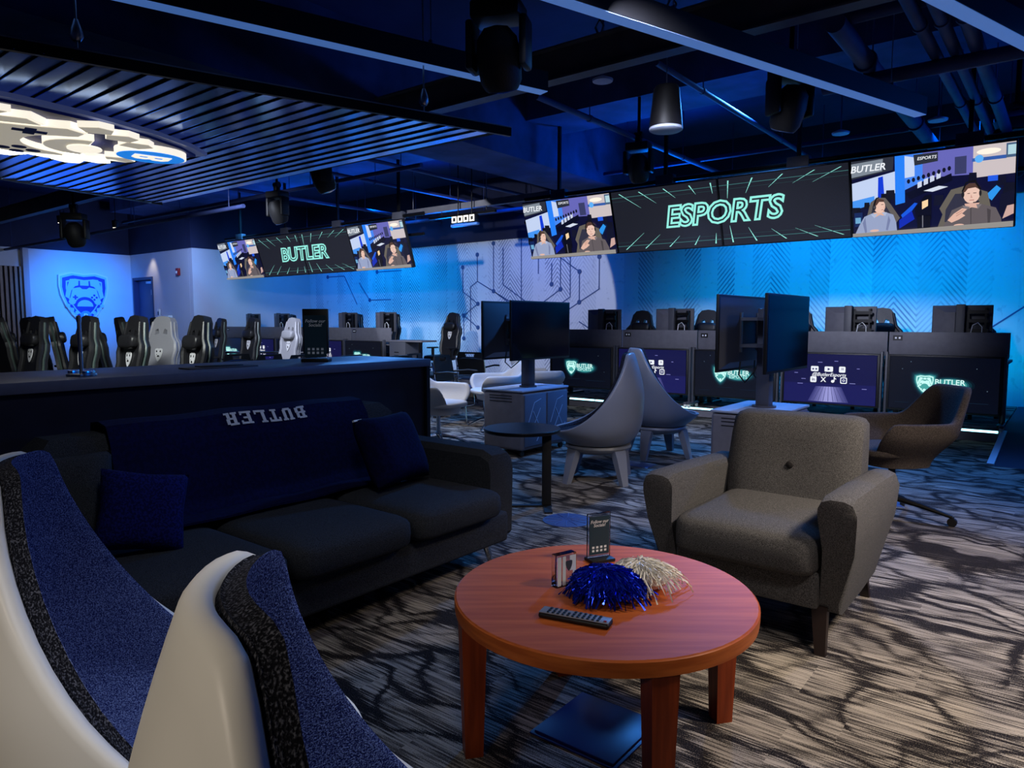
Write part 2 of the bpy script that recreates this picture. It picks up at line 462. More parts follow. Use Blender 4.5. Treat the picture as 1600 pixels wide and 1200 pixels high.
# ramp at the right end of the platform
b = MB(); b.loft([[(-.50, 7.66, 0), (-.50, 9.2, 0), (-.50, 9.2, .12)], [(3.5, 7.66, 0), (3.5, 9.2, 0), (3.5, 9.2, .12)]])
b.box(-.55, 7, 9.2, 12.08, 0, .12)
struct(b.build('ramp', mat('ramp_rubber', (34, 40, 62), .8), smooth=0))
b = MB(); b.loft([[(-.555, 7.66, 0), (-.555, 9.2, 0), (-.555, 9.2, .135), (-.555, 7.66, .02)], [(-.50, 7.66, 0), (-.50, 9.2, 0), (-.50, 9.2, .135), (-.50, 7.66, .02)]])
struct(b.build('trim_2', mat('white_edge_trim', (214, 220, 230), .4), smooth=0))

WTOP = 3.07; CEIL = 4.40
bx('wall_back', M_mural, -16.7, 7, 12.1, 12.25, 0, WTOP, smooth=0)['kind'] = 'structure'
bx('wall_back_upper', M_band, -16.7, 7, 12.05, 12.25, WTOP, CEIL, smooth=0)['kind'] = 'structure'
bx('wall_left', M_wall, -16.85, -16.7, 8.75, 12.25, 0, WTOP, smooth=0)['kind'] = 'structure'
bx('wall_left_upper', M_band, -16.85, -16.66, 8.71, 12.05, WTOP, CEIL, smooth=0)['kind'] = 'structure'
b = MB()
D0, D1, DZ = -19.84, -18.72, 2.46
b.box(-20.1, D0, 8.75, 8.9, 0, WTOP); b.box(D1, -16.86, 8.75, 8.9, 0, WTOP); b.box(D0, D1, 8.75, 8.9, DZ, WTOP)
struct(b.build('wall_left_door', M_wall, smooth=0))
bx('wall_left_door_upper', M_band, -20.1, -16.86, 8.71, 8.9, WTOP, CEIL, smooth=0)['kind'] = 'structure'
bx('wall_left_sign', M_wall, -20.1, -19.95, 3.0, 8.75, 0, WTOP, smooth=0)['kind'] = 'structure'
bx('wall_left_sign_upper', M_band, -20.1, -19.91, 3.0, 8.71, WTOP, CEIL, smooth=0)['kind'] = 'structure'
bx('ceiling', M_ceil, -24, 7, -4, 12.4, CEIL, CEIL+.15, smooth=0)['kind'] = 'structure'
bx('soffit_beam', M_soffit, -6.95, -6.0, 1.5, 12.05, 3.5, CEIL, smooth=0)['kind'] = 'structure'
bx('cross_beam', M_soffit, -6.0, 7, 7.9, 8.8, 4.02, CEIL, smooth=0)['kind'] = 'structure'
bx('cross_beam_rear', M_soffit, -19, -6.95, 7.9, 8.8, 4.02, CEIL, smooth=0)['kind'] = 'structure'
# door in its frame, standing ajar
d1 = bpy.data.objects.new('door_1', None); COL.objects.link(d1); d1['kind'] = 'structure'; d1.location = (D0, 8.75, 0)
W_ = D1-D0
b = MB(); b.box(0, .07, -.02, .16, 0, DZ); b.box(W_-.07, W_, -.02, .16, 0, DZ); b.box(.07, W_-.07, -.02, .16, DZ-.07, DZ)
b.build('door_frame', mat('dark_door_frame', (40, 52, 92), .5), d1, 0)
bx('door_leaf', M_teal_door, .08, W_-.08, .10, .15, .01, DZ-.08, d1)
bx('door_closer', M_alu, W_*.55, W_-.12, .04, .10, DZ-.17, DZ-.10, d1, .008)
b = MB(); b.cyl((W_-.17, .10, 1.02), (W_-.17, .03, 1.02), .025); b.cyl((W_-.17, .04, 1.02), (W_-.30, .04, 1.02), .012)
b.build('door_handle', M_chrome, d1)
bx('door_notice', M_print_w, W_-.34, W_-.14, .096, .10, 2.0, 2.14, d1)

# circuit-board line art on the mural wall: three branches of joined dots
b = MB()
def seg_line(pts, w=.011):
    for (x0, z0), (x1, z1) in zip(pts, pts[1:]):
        d = Vector((x1-x0, 0, z1-z0)); L = d.length
        Mx = XF((x0, 12.096, z0), (0, -math.atan2(z1-z0, x1-x0), 0))
        b.box(-.004, L+.004, -.003, .002, -w, w, M=Mx)
def node(x, z, r=.05): b.lathe([(r, 0), (r, .008)], 16, XF((x, 12.099, z), (PI/2, 0, 0)))
for pts, dots in [
  ([(-10.98, 2.53), (-10.98, 1.98), (-10.53, 1.70)], (0, 2)), ([(-10.53, 1.70), (-10.96, 1.44), (-10.96, .92)], (1, 2)),
  ([(-10.96, 1.44), (-10.53, 1.17)], (1,)), ([(-10.07, 3.01), (-10.07, 1.97), (-9.2, 1.45)], (0, 1)),
  ([(-10.54, 2.79), (-10.54, 2.20), (-9.64, 1.75)], (0,)), ([(-10.54, 2.2), (-10.75, 2.08), (-10.75, 1.1)], ()),
  ([(-9.8, 2.9), (-9.8, 2.1), (-9.0, 1.62)], ()), ([(-9.3, 3.05), (-9.3, 1.55)], ()), ([(-8.29, 2.75), (-8.29, 1.96), (-8.9, 1.6)], (1,)),
  ([(-8.29, 2.6), (-7.83, 2.3), (-7.83, 1.69), (-8.35, 1.40)], (1, 2)), ([(-7.37, 2.57), (-7.37, 1.94), (-7.83, 1.69)], (0,)),
  ([(-8.05, 2.75), (-8.05, 1.8), (-8.4, 1.6)], ()), ([(-8.85, 2.9), (-8.85, 2.3)], ()), ([(-8.51, 2.5), (-8.51, 2.07)], (1,)),
  ([(-7.83, 1.3), (-7.2, .95)], ()), ([(-14.6, 2.3), (-14.2, 1.85), (-13.4, 1.85)], (1,)), ([(-15.9, 2.5), (-15.2, 2.5), (-14.7, 1.75)], (0,)),
  ([(-13.9, 2.55), (-13.0, 2.55)], (0,)), ([(-1.0, 1.15), (.2, 2.1), (.6, 2.1)], (0,)), ([(-.3, .9), (.4, .3)], ()), ([(-.2, 1.5), (1.2, 1.5)], ())]:
    seg_line(pts)
    for i in dots: node(*pts[i])
o = b.build('circuit_line_mural', mat('slate_blue_ink', (58, 84, 130), .6), None, 0)
struct(o)

# wooden slat panel left of the sign wall
t = thing('slat_panel', 'tall panel of upright oak slats at far left beside the crest sign', 'wall panel', (-19.93, 0, 0))
bx('backing', mat('dark_backing', (24, 22, 30), .8), 0, .02, 3.4, 6.2, .1, 2.62, t)
b = MB(); y = 3.44
while y < 6.16: b.box(.02, .07, y, y+.055, .1, 2.62); y += .10
b.build('slats', M_slat, t, 0)
b = MB(); b.box(-.01, .16, 6.2, 6.32, 0, 3.06); b.build('end_post', mat('grey_post', (170, 172, 184), .6), t, 0)

# -------- crest sign on the left wall
t = thing('crest_sign', 'shield shaped blue crest sign with game controllers mounted on the wall', 'sign', (-19.95, 7.54, 1.94))
S = .55
Mw = Matrix(((0, 0, 1, 0), (-1, 0, 0, 0), (0, 1, 0, 0), (0, 0, 0, 1)))  # art x -> -y... mirrored below
def art(polys, z0, z1, holes=None, flip=True):
    m = MB()
    for i, p in enumerate(polys):
        q = [(x*S, y*S) for x, y in p]; h = [[(x*S, y*S) for x, y in hh] for hh in holes] if holes else ()
        m.prism(q, z0, z1, Matrix(((0, 0, 1, 0), (1, 0, 0, 0), (0, 1, 0, 0), (0, 0, 0, 1))), h)
    return m
art([shield_outline(1.06)], .0, .10).build('edge_return', M_white, t)
art([shield_outline(1.0)], .10, .105).build('pale_border', M_shieldblue, t)
art([shield_outline(.92)], .105, .11).build('navy_border', M_shieldnavy, t)
art([shield_outline(.78)], .11, .113).build('field', M_shieldblue, t)
art([shield_outline(.72)], .113, .1135).build('inner_field', M_shieldnavy, t)
art([CREST['ear'], mir(CREST['ear']), CREST['brow'], CREST['face'], CREST['jaw']]+[stud(*q) for q in STUDS], .114, .122).build('controller_art', M_shieldblue, t)
art([CREST['pad']]+[arc(x, y, .05, .05, 0, 330, 10) for x, y in DOTS], .122, .125).build('buttons', M_shieldnavy, t)
art([arc(0, -.90, .24, .24, 0, 345, 22)], .122, .128).build('roundel', mat('mid_blue_sign', (80, 150, 230), .5), t)
lb, lh = letter_B(); k = .17
m = MB(); m.prism([(x*k*S, (y*k-.90)*S) for x, y in lb], .128, .131, Matrix(((0, 0, 1, 0), (1, 0, 0, 0), (0, 1, 0, 0), (0, 0, 0, 1))), [[(x*k*S, (y*k-.90)*S) for x, y in h] for h in lh])
m.build('letter_b', M_print_w, t)

# wall devices on the door wall
t = thing('fire_strobe', 'red fire alarm strobe on the pale wall right of the door', 'alarm', (-17.35, 8.75, 2.52))
bx('housing', M_red, -.07, .07, -.06, 0, -.09, .09, t, .01); bx('lens', M_print_w, -.03, .03, -.085, -.06, -.04, .02, t, .008)
t = thing('card_reader', 'small white card reader on the wall beside the door', 'card reader', (-18.45, 8.75, 1.52))
bx('plate', M_white, -.06, .06, -.03, 0, -.10, .10, t, .01); bx('slot', M_darkgrey, -.03, .03, -.034, -.03, -.05, .04, t)
t = thing('wall_cabinet', 'white wall cabinet with blue window right of the door', 'cabinet', (-18.02, 8.75, 1.16))
bx('body', M_white, -.26, .26, -.12, 0, -.30, .30, t, .015); bx('window', mat('blue_pane', (60, 120, 200), .2), -.13, .09, -.126, -.12, -.20, .20, t, .004)

# =================================================================== PLATFORM LIGHTS, DESKS
i = 0
for x0, x1, lab in ((-6.10, -5.66, 'short glowing led strip on platform edge behind the grey egg chairs'),
                    (-5.64, -3.10, 'long glowing led strip on platform edge beside grey egg chair'),
                    (-3.06, -.58, 'glowing led strip on the platform edge right of the second display cart')):
    t = thing('led_strip', lab, 'led strip', (0, PY-.014, .105), 0, 'platform edge lights')
    bx('channel', M_alu, x0, x1, -.018, .012, -.012, -.004, t); bx('diffuser', M_led, x0, x1, -.016, .010, -.004, .018, t, .004)

def make_desk():
    t = thing('gaming_desk', '', 'desk')
    bx('desktop', M_charcoal, -.585, .585, .02, .72, .71, .74, t, .004)
    bx('privacy_panel', M_charcoal, -.592, .592, -.005, .02, .80, 1.06, t, .003)
    b = MB(); b.box(-.590, .590, -.015, .03, .775, .80); b.build('cable_rail', M_darkgrey, t)
    for s in (-1, 1):
        b = MB(); b.box(s*.54-.03, s*.54+.03, .30, .36, .03, .71); b.box(s*.54-.03, s*.54+.03, .06, .70, 0, .03)
        b.build('leg', M_black_s, t)
    b = MB(); b.box(-.55, -.45, -.010, -.004, .96, 1.02); o = b.build('power_outlet', M_black, t)
    b = MB(); b.box(-.53, -.51, -.013, -.009, .98, 1.0); b.box(-.49, -.47, -.013, -.009, .98, 1.0); b.build('socket', M_print_w, o)
    return t
def make_monitor():
    t = thing('monitor', '', 'monitor')
    b = MB(); b.box(-.30, .30, .0, .03, .24, .63, .006); b.build('panel', M_darkgrey, t)
    b = MB(); b.loft([[(-.29, 0, .25), (-.04, 0, .25), (-.04, 0, .62), (-.29, 0, .62)], [(-.16, -.06, .30), (-.06, -.06, .30), (-.06, -.06, .55), (-.16, -.06, .55)]])
    b.build('back_cover', M_charcoal, t)
    b = MB(); b.box(-.05, .04, -.11, -.04, .0, .64, .006); b.build('mount_post', M_darkgrey, t)
    b = MB(); b.box(-.2, .2, -.14, .02, 0, .012, .004); b.build('foot', M_darkgrey, t)
    b = MB(); b.box(.06, .27, -.10, -.085, .53, .57); b.box(.06, .27, -.10, -.085, .43, .47); b.box(.06, .27, -.10, -.085, .32, .36); b.box(.06, .08, -.10, -.08, .26, .60); b.box(.23, .25, -.10, -.0, .26, .60)
    b.build('bracket', M_black_s, t)
    b = MB(); b.tube([(.10, -.105, .30), (.12, -.12, .40), (.17, -.12, .43), (.21, -.115, .38), (.21, -.105, .28)], .005, 6); b.build('cable', M_print_w, t)
    return t
desk0 = make_desk(); mon0 = make_monitor()
DX_R = [-1.125-1.2*k for k in range(5)]; DX_L = [-11.04-1.2*k for k in range(5)]
DQ = 9.42; first = True
ordn = ['rightmost', 'second from right', 'third from right', 'fourth from right', 'fifth from right']
for side, XS in (('right', DX_R), ('left', DX_L)):
    for k, x in enumerate(XS):
        where = ('%s charcoal desk in the right bank under the ESPORTS screens' % ordn[k]) if side == 'right' else ('%s charcoal desk in the far left bank under BUTLER screens' % ordn[k])
        mw = ('%s monitor seen from behind above the right bank of desks' % ordn[k]) if side == 'right' else ('%s monitor seen from behind above the far left bank of desks' % ordn[k])
        if first:
            desk0.location = (x, DQ, .12); desk0['label'] = where; desk0['group'] = 'desks on the platform'
            mon0.location = (x+.10, DQ+.30, .86); mon0['label'] = mw; mon0['group'] = 'monitors on the desks'; first = False
        else:
            dup(desk0, (x, DQ, .12), 0, where, 'desks on the platform')
            dup(mon0, (x+.10, DQ+.30, .86), 0, mw, 'monitors on the desks')

# rolling display carts standing in front of the desks; two kinds of picture
def crest_pic(P, cx, cy, s, c, bg, asp):
    q = lambda pts: [(cx+x*s/asp, cy+y*s) for x, y in pts]
    P.poly(q(shield_outline(1.0)), c); P.poly(q(shield_outline(.86)), bg)
    for n in ('ear', 'brow', 'face'): P.poly(q(CREST[n]), c)
    P.poly(q(mir(CREST['ear'])), c)
    for st in STUDS: P.poly(q(stud(*st)), c)
    P.poly(q(CREST['pad']), bg); P.ell(cx, cy-.88*s, .2*s/asp, .2*s, c, 12)
def glow_picture():
    W, H = 1.06, .60; asp = W/H; P = Pic(W, H)
    P.rect(-.5, .5, -.5, .5, (4, 7, 20))
    for k, c in ((1.45, (5, 22, 34)), (1.28, (10, 48, 60)), (1.12, (24, 88, 98)), (1.0, (60, 150, 150))):
        P.poly([(-.16+x*.145*k/asp*1.05, .0+y*.145*k) for x, y in shield_outline(1.1)], c)
        P.ell(.07, -.01, .155*k, .11*k, c, 24)
    crest_pic(P, -.16, .0, .145, (200, 255, 248), (70, 165, 160), asp)
    P.text('BUTLER', .07, .035, .085, (220, 255, 250), 0, .012); P.text('ESPORTS', .07, -.055, .062, (200, 250, 245), 0, .008)
    for x0, x1, y in ((-.44, -.30, -.38), (-.2, .0, -.30), (.10, .42, -.33)): P.rect(x0, x1, y, y+.006, (20, 40, 60))
    for x, y in ((.3, .3), (-.38, .26), (.4, -.1), (-.3, .4)): P.rect(x, x+.006, y, y+.01, (140, 170, 190))
    return P
def icon_picture():
    W, H = 1.06, .60; asp = W/H; P = Pic(W, H)
    P.rect(-.5, .5, -.5, .5, (14, 14, 66))
    P.rect(-.5, .5, -.5, -.1, (20, 20, 84)); 
    for k in range(8):   # pale floor of the picture
        a, c2 = .20-.022*k, 60+13*k
        P.poly([(-a*.7, -.16), (a*.7, -.16), (a*1.1, -.47), (-a*1.1, -.47)], (c2, c2, min(255, c2+62)))
    for k in range(7):
        x = -.15+.05*k; P.poly([(x*.55, -.16), (x*.55+.004, -.16), (x*1.1+.006, -.46), (x*1.1, -.46)], (60, 60, 110))
    w = (238, 242, 250); bg = (20, 20, 92); e = .055
    def rr(x, y, sx, sy, c):
        r = min(sx, sy*1)*.35
        pts = []
        for qx, qy, a0 in ((1, 1, 0), (-1, 1, 90), (-1, -1, 180), (1, -1, 270)):
            for i in range(4):
                a = R(a0+30*i); pts.append((x+qx*(sx-r)+r*math.cos(a), y+(qy*(sy-r*1)+r*math.sin(a))*asp))
        P.poly(pts, c)
    xs = (-.17, 0, .17, )
    rr(-.155, .20, .042, .030, w); P.ell(-.172, .195, .010, .018, bg, 10); P.ell(-.138, .195, .010, .018, bg, 10)
    rr(.0, .20, .046, .030, w); P.poly([(-.012, .225), (.018, .20), (-.012, .172)], bg)
    rr(.145, .20, .034, .034, w); P.rect(.138, .144, .19, .23, bg); P.rect(.152, .158, .19, .23, bg)
    P.text('@ButlerEsports', 0, .085, .060, w, .3, .012)
    rr(-.165, -.02, .034, .034, w); P.text('in', -.165, -.02, .05, bg, 0, .02)
    P.text('X', -.055, -.02, .085, w, 0, .02)
    P.rect(.058, .068, -.05, .045, w); P.ell(.048, -.045, .018, .030, w, 12); P.poly([(.058, .045), (.085, .01), (.085, -.01), (.058, .02)], w)
    rr(.165, -.02, .036, .036, w); rr(.165, -.02, .026, .026, bg); P.ell(.165, -.02, .014, .025, w, 14); P.ell(.165, -.02, .008, .014, bg, 12)
    for x, y, l in ((-.12, .33, .05), (.06, .36, .04), (.23, -.08, .06), (.36, -.18, .05), (-.3, -.02, .05), (-.38, .1, .04), (-.34, -.12, .06), (.3, .22, .03), (-.42, .3, .03)):
        P.rect(x, x+l, y, y+.012, (130, 130, 200))
    return P
def make_cart():
    t = thing('display_cart', '', 'display')
    b = MB(); b.box(-.56, .56, -.02, .05, .16, .80, .008); b.build('bezel', M_black, t)
    bx('screen', M_screen, -.535, .535, -.024, -.02, .18, .785, t)
    for s in (-1, 1):
        b = MB(); b.box(s*.574-.013, s*.574+.013, -.01, .06, .06, .83, .004); b.build('post', M_darkgrey, t)
        b = MB(); b.box(s*.574-.02, s*.574+.02, -.14, .16, .045, .075, .006); b.build('foot', M_darkgrey, t)
        for yy in (-.11, .13):
            b = MB(); b.cyl((s*.574-.014, yy, .026), (s*.574+.014, yy, .026), .026); b.build('caster', M_white, t)
    return t
cart0 = make_cart()
PG = glow_picture(); PI_ = icon_picture()
pg = PG.build('crest_picture', M_pic); pi = PI_.build('icon_picture', M_pic)
for o in (pg, pi): o.location = (0, -.0245, .482)
COL.objects.unlink(pi)
pg.parent = cart0
CQ = DQ-.19
def cart(x, kind, label, use=False):
    if use: c = cart0; c.location = (x, CQ, .12); c['label'] = label
    else:
        c = copy_tree(cart0); c.location = (x, CQ, .12); c['label'] = label
    c['group'] = 'rolling displays on the platform'
    return c
for side, XS in (('right', DX_R), ('left', DX_L)):
    for k, x in enumerate(XS):
        icons = (k % 2 == 1) if side == 'right' else (k in (1, 3))
        lab = '%s rolling display in %s bank, %s' % (ordn[k], 'right' if side == 'right' else 'far left', 'white icons on violet' if icons else 'glowing teal crest')
        c = cart(x, 0, lab, side == 'right' and k == 0)
        if icons:
            for ch in list(c.children):
                if ch.name.startswith('crest_picture'): bpy.data.objects.remove(ch)
            q = pi.copy(); COL.objects.link(q); q.parent = c

# =================================================================== HANGING DISPLAYS
TW, TH = 1.435, .81
def streaks(P, left):
    c1, c2 = (150, 235, 225), (70, 130, 130)
    for fx, L in ((-.42, .16), (-.22, .13), (.02, .10), (.26, .09), (.45, .10)):
        for sgn in (1, -1):
            d = (fx-.5 if left else fx+.5)*.22
            y0, y1 = sgn*.46, sgn*(.46-L*1.6)
            P.poly([(fx-.006, y0), (fx+.006, y0), (fx-d+.001, y1), (fx-d-.001, y1)], c1)
    for sgn in (1, -1):
        P.rect(-.5, .5, sgn*.40-.003, sgn*.40+.003, c2); P.rect(-.5, .5, sgn*.34-.002, sgn*.34+.002, (40, 70, 74))
def word_screen(word, left):
    P = Pic(TW-.03, TH-.03); P.rect(-.5, .5, -.5, .5, (30, 32, 42)); streaks(P, left)
    # half of the neon word; the other half is on the neighbouring screen
    n = len(word); vs, fs = text_geo(word, .22, .02, .036)
    W = max(v[0] for v in vs); sc = .76/W*1.0; hs = .35
    b2 = bmesh.new(); q = [b2.verts.new((v[0]*sc, v[1]*hs, 0)) for v in vs]
    for f in fs:
        try: b2.faces.new([q[i] for i in f])
        except ValueError: pass
    bmesh.ops.bisect_plane(b2, geom=list(b2.verts)+list(b2.edges)+list(b2.faces), plane_co=(0, 0, 0), plane_no=(1, 0, 0), clear_outer=left, clear_inner=not left)
    P.t += P.step*3; nb = len(P.V); idx = {}
    sh = (TW/2) if left else -(TW/2)
    for i, v in enumerate(b2.verts): idx[v] = nb+i; P.V.append((v.co.x+sh, -P.t, v.co.y))
    for f in b2.faces: P.F.append(tuple(idx[v] for v in f.verts)); P.C.append(lin((150, 240, 228)))
    b2.free(); return P
def studio_picture():
    P = Pic((TW-.03)/16, (TH-.03)/9)
    rc = lambda x0, x1, y0, y1, c: P.rect(x0-8, x1-8, y0-4.5, y1-4.5, c)
    po = lambda pts, c: P.poly([(x-8, y-4.5) for x, y in pts], c)
    el = lambda x, y, rx, ry, c, n=18: P.ell(x-8, y-4.5, rx, ry, c, n)
    rc(0, 16, 0, 9, (14, 16, 52))
    po([(4.6, 4.6), (9.2, 6.6), (9.2, 9), (4.6, 9)], (70, 135, 245)); po([(4.6, 3.4), (5.6, 3.6), (5.6, 9), (4.6, 9)], (40, 130, 250))
    po([(5.6, 6.4), (6.6, 6.5), (6.6, 8.6), (5.6, 8.9)], (200, 215, 245))
    po([(0, 3.6), (4.6, 4.8), (4.6, 7.3), (0, 6.4)], (196, 212, 244)); po([(0, 3.2), (2.4, 3.8), (2.4, 4.7), (0, 4.3)], (70, 150, 245))
    po([(2.75, 4.0), (3.5, 3.8), (3.35, 6.9), (2.85, 6.8)], (18, 60, 215))
    po([(7.4, 6.2), (12.2, 6.0), (12.2, 9), (7.4, 9)], (104, 104, 186)); po([(12.2, 5.6), (16, 5.7), (16, 9), (12.2, 9)], (206, 194, 196))
    el(13.6, 8.3, 1.1, .32, (255, 246, 230)); rc(10.5, 11.6, 6.2, 8.1, (58, 62, 104))
    rc(12.1, 15.2, 7.35, 7.72, (52, 92, 170)); el(12.75, 7.6, .40, .42, (96, 178, 250)); rc(15.15, 16, 7.4, 8.9, (70, 96, 130)); rc(15.3, 16, 7.7, 8.7, (180, 215, 225))
    # hanging banners
    po([(0, 6.9), (4.4, 7.5), (4.5, 9), (0, 9)], (46, 50, 62)); po([(0, 7.1), (3.3, 7.5), (3.4, 8.9), (0, 8.7)], (128, 138, 150))
    P.text('BUTLER', 1.75-8, 8.0-4.5, .095, (240, 244, 250), .2, .02)
    po([(6.6, 7.7), (8.9, 7.9), (8.9, 8.9), (6.5, 8.9)], (44, 48, 60)); P.text('ESPORTS', 7.8-8, 8.4-4.5, .042, (235, 238, 245), .2, .015)
    # far desks with a row of lit monitors
    po([(5.6, 4.6), (10.2, 6.4), (10.3, 5.6), (6.2, 3.9)], (10, 12, 34))
    for k in range(4):
        x = 6.9+.62*k; y = 5.1+.26*k; po([(x, y), (x+.42, y+.16), (x+.42, y+.82), (x, y+.66)], (206, 214, 236))
    po([(7.5, 4.75), (9.0, 5.15), (9.9, 4.95), (8.4, 4.55)], (214, 222, 240))
    for k in range(9): el(6.0+.5*k, 6.0+.12*k, .17, .26, (18, 20, 40), 10)
    po([(5.2, 2.2), (6.6, 3.5), (6.9, 3.4), (5.5, 1.4)], (26, 90, 225)); po([(5, .6), (6.6, 1.6), (6.3, 2.6), (5, 1.6)], (18, 44, 180))
    po([(6.6, 2.8), (7.6, 4.2), (8.3, 4.3), (8.3, 1.4), (6.9, .6)], (12, 13, 30)); po([(7.35, 2.65), (7.95, 3.0), (7.95, 3.75), (7.35, 3.55)], (250, 214, 168))
    # black towers and players
    for x, y, a, c in ((3.6, 4.3, .55, (16, 17, 30)), (4.1, 4.7, .5, (20, 21, 34)), (1.6, 3.7, .32, (14, 15, 28)), (.4, 3.0, .5, (14, 15, 28)), (2.7, 3.5, .35, (16, 17, 32)), (9.0, 3.6, .5, (20, 22, 44)), (14.8, 5.1, .45, (16, 18, 40)), (12.2, 5.8, .4, (16, 18, 36)), (15.5, 4.2, .55, (16, 18, 36))):
        po([(x-a, y-a*1.3), (x+a, y-a*1.2), (x+a*.9, y+a), (x-a*.8, y+a*1.1)], c)
    rc(13.6, 14.5, 5.1, 5.7, (36, 92, 230)); po([(13.4, 3.6), (14.4, 4.6), (14.8, 4.2), (14.0, 3.0)], (46, 150, 240)); po([(14.6, 1.3), (16, 2.2), (16, 4), (14.8, 3.6)], (18, 20, 44)); po([(15.0, .9), (16, 1.4), (16, 2.4), (15.4, 2.3)], (206, 168, 160))
    rc(.2, 1.1, 1.2, 2.9, (20, 40, 90)); rc(.3, .9, 1.6, 2.3, (110, 170, 210))
    # seated man on the left: chair, shirt, head, headset
    po([(1.5, 2.0), (2.0, 4.0), (2.7, 4.5), (3.6, 4.4), (4.2, 3.5), (5.1, 1.9), (4.6, 1.2), (3, 1.0)], (100, 94, 90)); po([(1.9, 2.0), (2.3, 3.7), (3.4, 3.9), (4.5, 1.8)], (50, 50, 66))
    po([(.1, 0), (.7, 1.3), (1.3, 2.35), (2.3, 2.75), (3.4, 2.8), (4.4, 2.35), (4.7, 1.4), (4.8, 0)], (152, 164, 198)); po([(1.4, 2.3), (1.55, .5), (1.35, .3), (1.1, 1.6)], (120, 130, 168)); po([(3.9, 2.3), (3.6, .6), (3.8, .5), (4.1, 1.7)], (120, 130, 168))
    po([(2.3, 2.75), (2.5, 2.2), (3.0, 2.45), (3.4, 2.3), (3.5, 2.85)], (222, 178, 160)); po([(2.0, 2.6), (2.4, 2.1), (2.75, 2.6)], (176, 188, 216)); po([(3.2, 2.7), (3.55, 2.25), (3.75, 2.7)], (176, 188, 216))
    el(2.98, 3.45, .60, .80, (236, 196, 178)); po([(3.4, 3.5), (3.62, 3.28), (3.42, 3.12)], (226, 180, 162)); po([(2.42, 3.6), (2.38, 4.15), (2.9, 4.4), (3.45, 4.2), (3.5, 3.95), (2.95, 4.0), (2.66, 3.6)], (84, 60, 52)); rc(3.15, 3.4, 3.62, 3.68, (70, 50, 46)); rc(3.15, 3.4, 3.0, 3.06, (170, 96, 92))
    el(2.42, 3.4, .19, .32, (20, 20, 26)); el(2.42, 3.4, .1, .18, (80, 80, 88)); po([(2.3, 3.7), (2.6, 4.5), (3.0, 4.6), (2.95, 4.48), (2.7, 4.35), (2.5, 3.7)], (16, 16, 20))
    # seated man on the right with a raised hand
    po([(8.9, .4), (9.4, 1.9), (9.1, 2.6), (10.2, 4.6), (11.6, 4.9), (13.6, 4.0), (14.2, 1.0)], (104, 98, 90)); po([(9.6, 1.0), (9.7, 2.4), (10.6, 4.1), (12.6, 4.0), (13.2, 1.4)], (52, 52, 70))
    po([(9.1, 0), (9.9, 1.2), (10.3, 2.3), (11.4, 2.75), (13.0, 2.75), (14.4, 2.2), (14.9, 1.0), (15.0, 0)], (100, 92, 96)); po([(13.6, 2.2), (13.7, .3), (13.9, .3), (13.95, 2.0)], (74, 68, 72)); po([(12.05, 2.5), (12.1, 0), (12.18, 0), (12.15, 2.5)], (74, 68, 72))
    po([(11.5, 2.9), (11.7, 2.3), (12.2, 2.45), (12.7, 2.3), (12.9, 2.9)], (222, 178, 162)); po([(11.3, 2.75), (11.6, 2.1), (12.05, 2.5)], (128, 120, 124)); po([(12.6, 2.75), (12.75, 2.2), (13.1, 2.7)], (128, 120, 124))
    el(12.15, 3.9, .78, 1.0, (236, 198, 182)); po([(11.36, 4.15), (11.4, 4.75), (11.9, 5.12), (12.6, 5.08), (12.95, 4.6), (12.92, 4.3), (12.5, 4.62), (11.8, 4.55), (11.55, 4.2)], (84, 60, 52)); rc(11.75, 12.0, 3.98, 4.05, (66, 44, 42)); rc(12.3, 12.6, 3.98, 4.05, (66, 44, 42)); po([(12.1, 3.9), (12.05, 3.5), (12.25, 3.5)], (206, 158, 144)); rc(11.95, 12.4, 3.22, 3.29, (176, 104, 98))
    el(11.34, 3.95, .14, .34, (34, 34, 40)); el(12.96, 3.95, .12, .34, (34, 34, 40)); po([(11.2, 4.3), (11.6, 5.3), (12.5, 5.4), (13.05, 4.4), (12.9, 4.3), (12.4, 5.2), (11.7, 5.15), (11.35, 4.25)], (18, 18, 22)); rc(12.3, 12.9, 2.95, 3.03, (26, 26, 30))
    po([(9.9, 1.2), (10.5, 1.9), (11.3, 2.45), (11.75, 2.3), (11.3, 1.85), (11.6, 1.6), (11.0, 1.2), (10.3, .9)], (228, 184, 166)); po([(10.7, 1.9), (11.4, 2.3), (11.45, 2.25), (10.75, 1.82)], (196, 146, 130)); po([(10.7, 1.65), (11.3, 2.0), (11.34, 1.95), (10.75, 1.57)], (196, 146, 130))
    el(11.0, .55, .5, .16, (228, 184, 166)); el(2.4, .62, .5, .14, (228, 184, 166))
    rc(6.9, 8.2, .5, 1.9, (16, 16, 24)); rc(7.4, 7.5, .6, 2.0, (120, 120, 130)); po([(0, 0), (16, 0), (16, .62), (0, .42)], (150, 146, 142))
    return P
def make_tv(pic):
    t = thing('wall_display', '', 'screen')
    b = MB(); b.box(-TW/2+.002, TW/2-.002, 0, .05, -TH/2, TH/2, .006); b.build('housing', M_black, t)
    bx('screen', M_screen, -TW/2+.012, TW/2-.012, -.003, 0, -TH/2+.012, TH/2-.012, t)
    b = MB(); b.box(-.2, .2, .05, .09, -.15, .15); b.build('mount_plate', M_black_s, t)
    p = pic.build('picture', M_pic, t); p.location = (0, -.0032, 0)
    return t
studio = studio_picture()
tv_s = make_tv(studio)
ZT = 2.2+TH/2*math.cos(R(18)); YT = 8.36-TH/2*math.sin(R(18))
def hang(o, x, lab):
    o.location = (x, YT, ZT); o.rotation_euler = (R(18), 0, 0); o['label'] = lab; o['group'] = 'screens hanging in front of the mural wall'
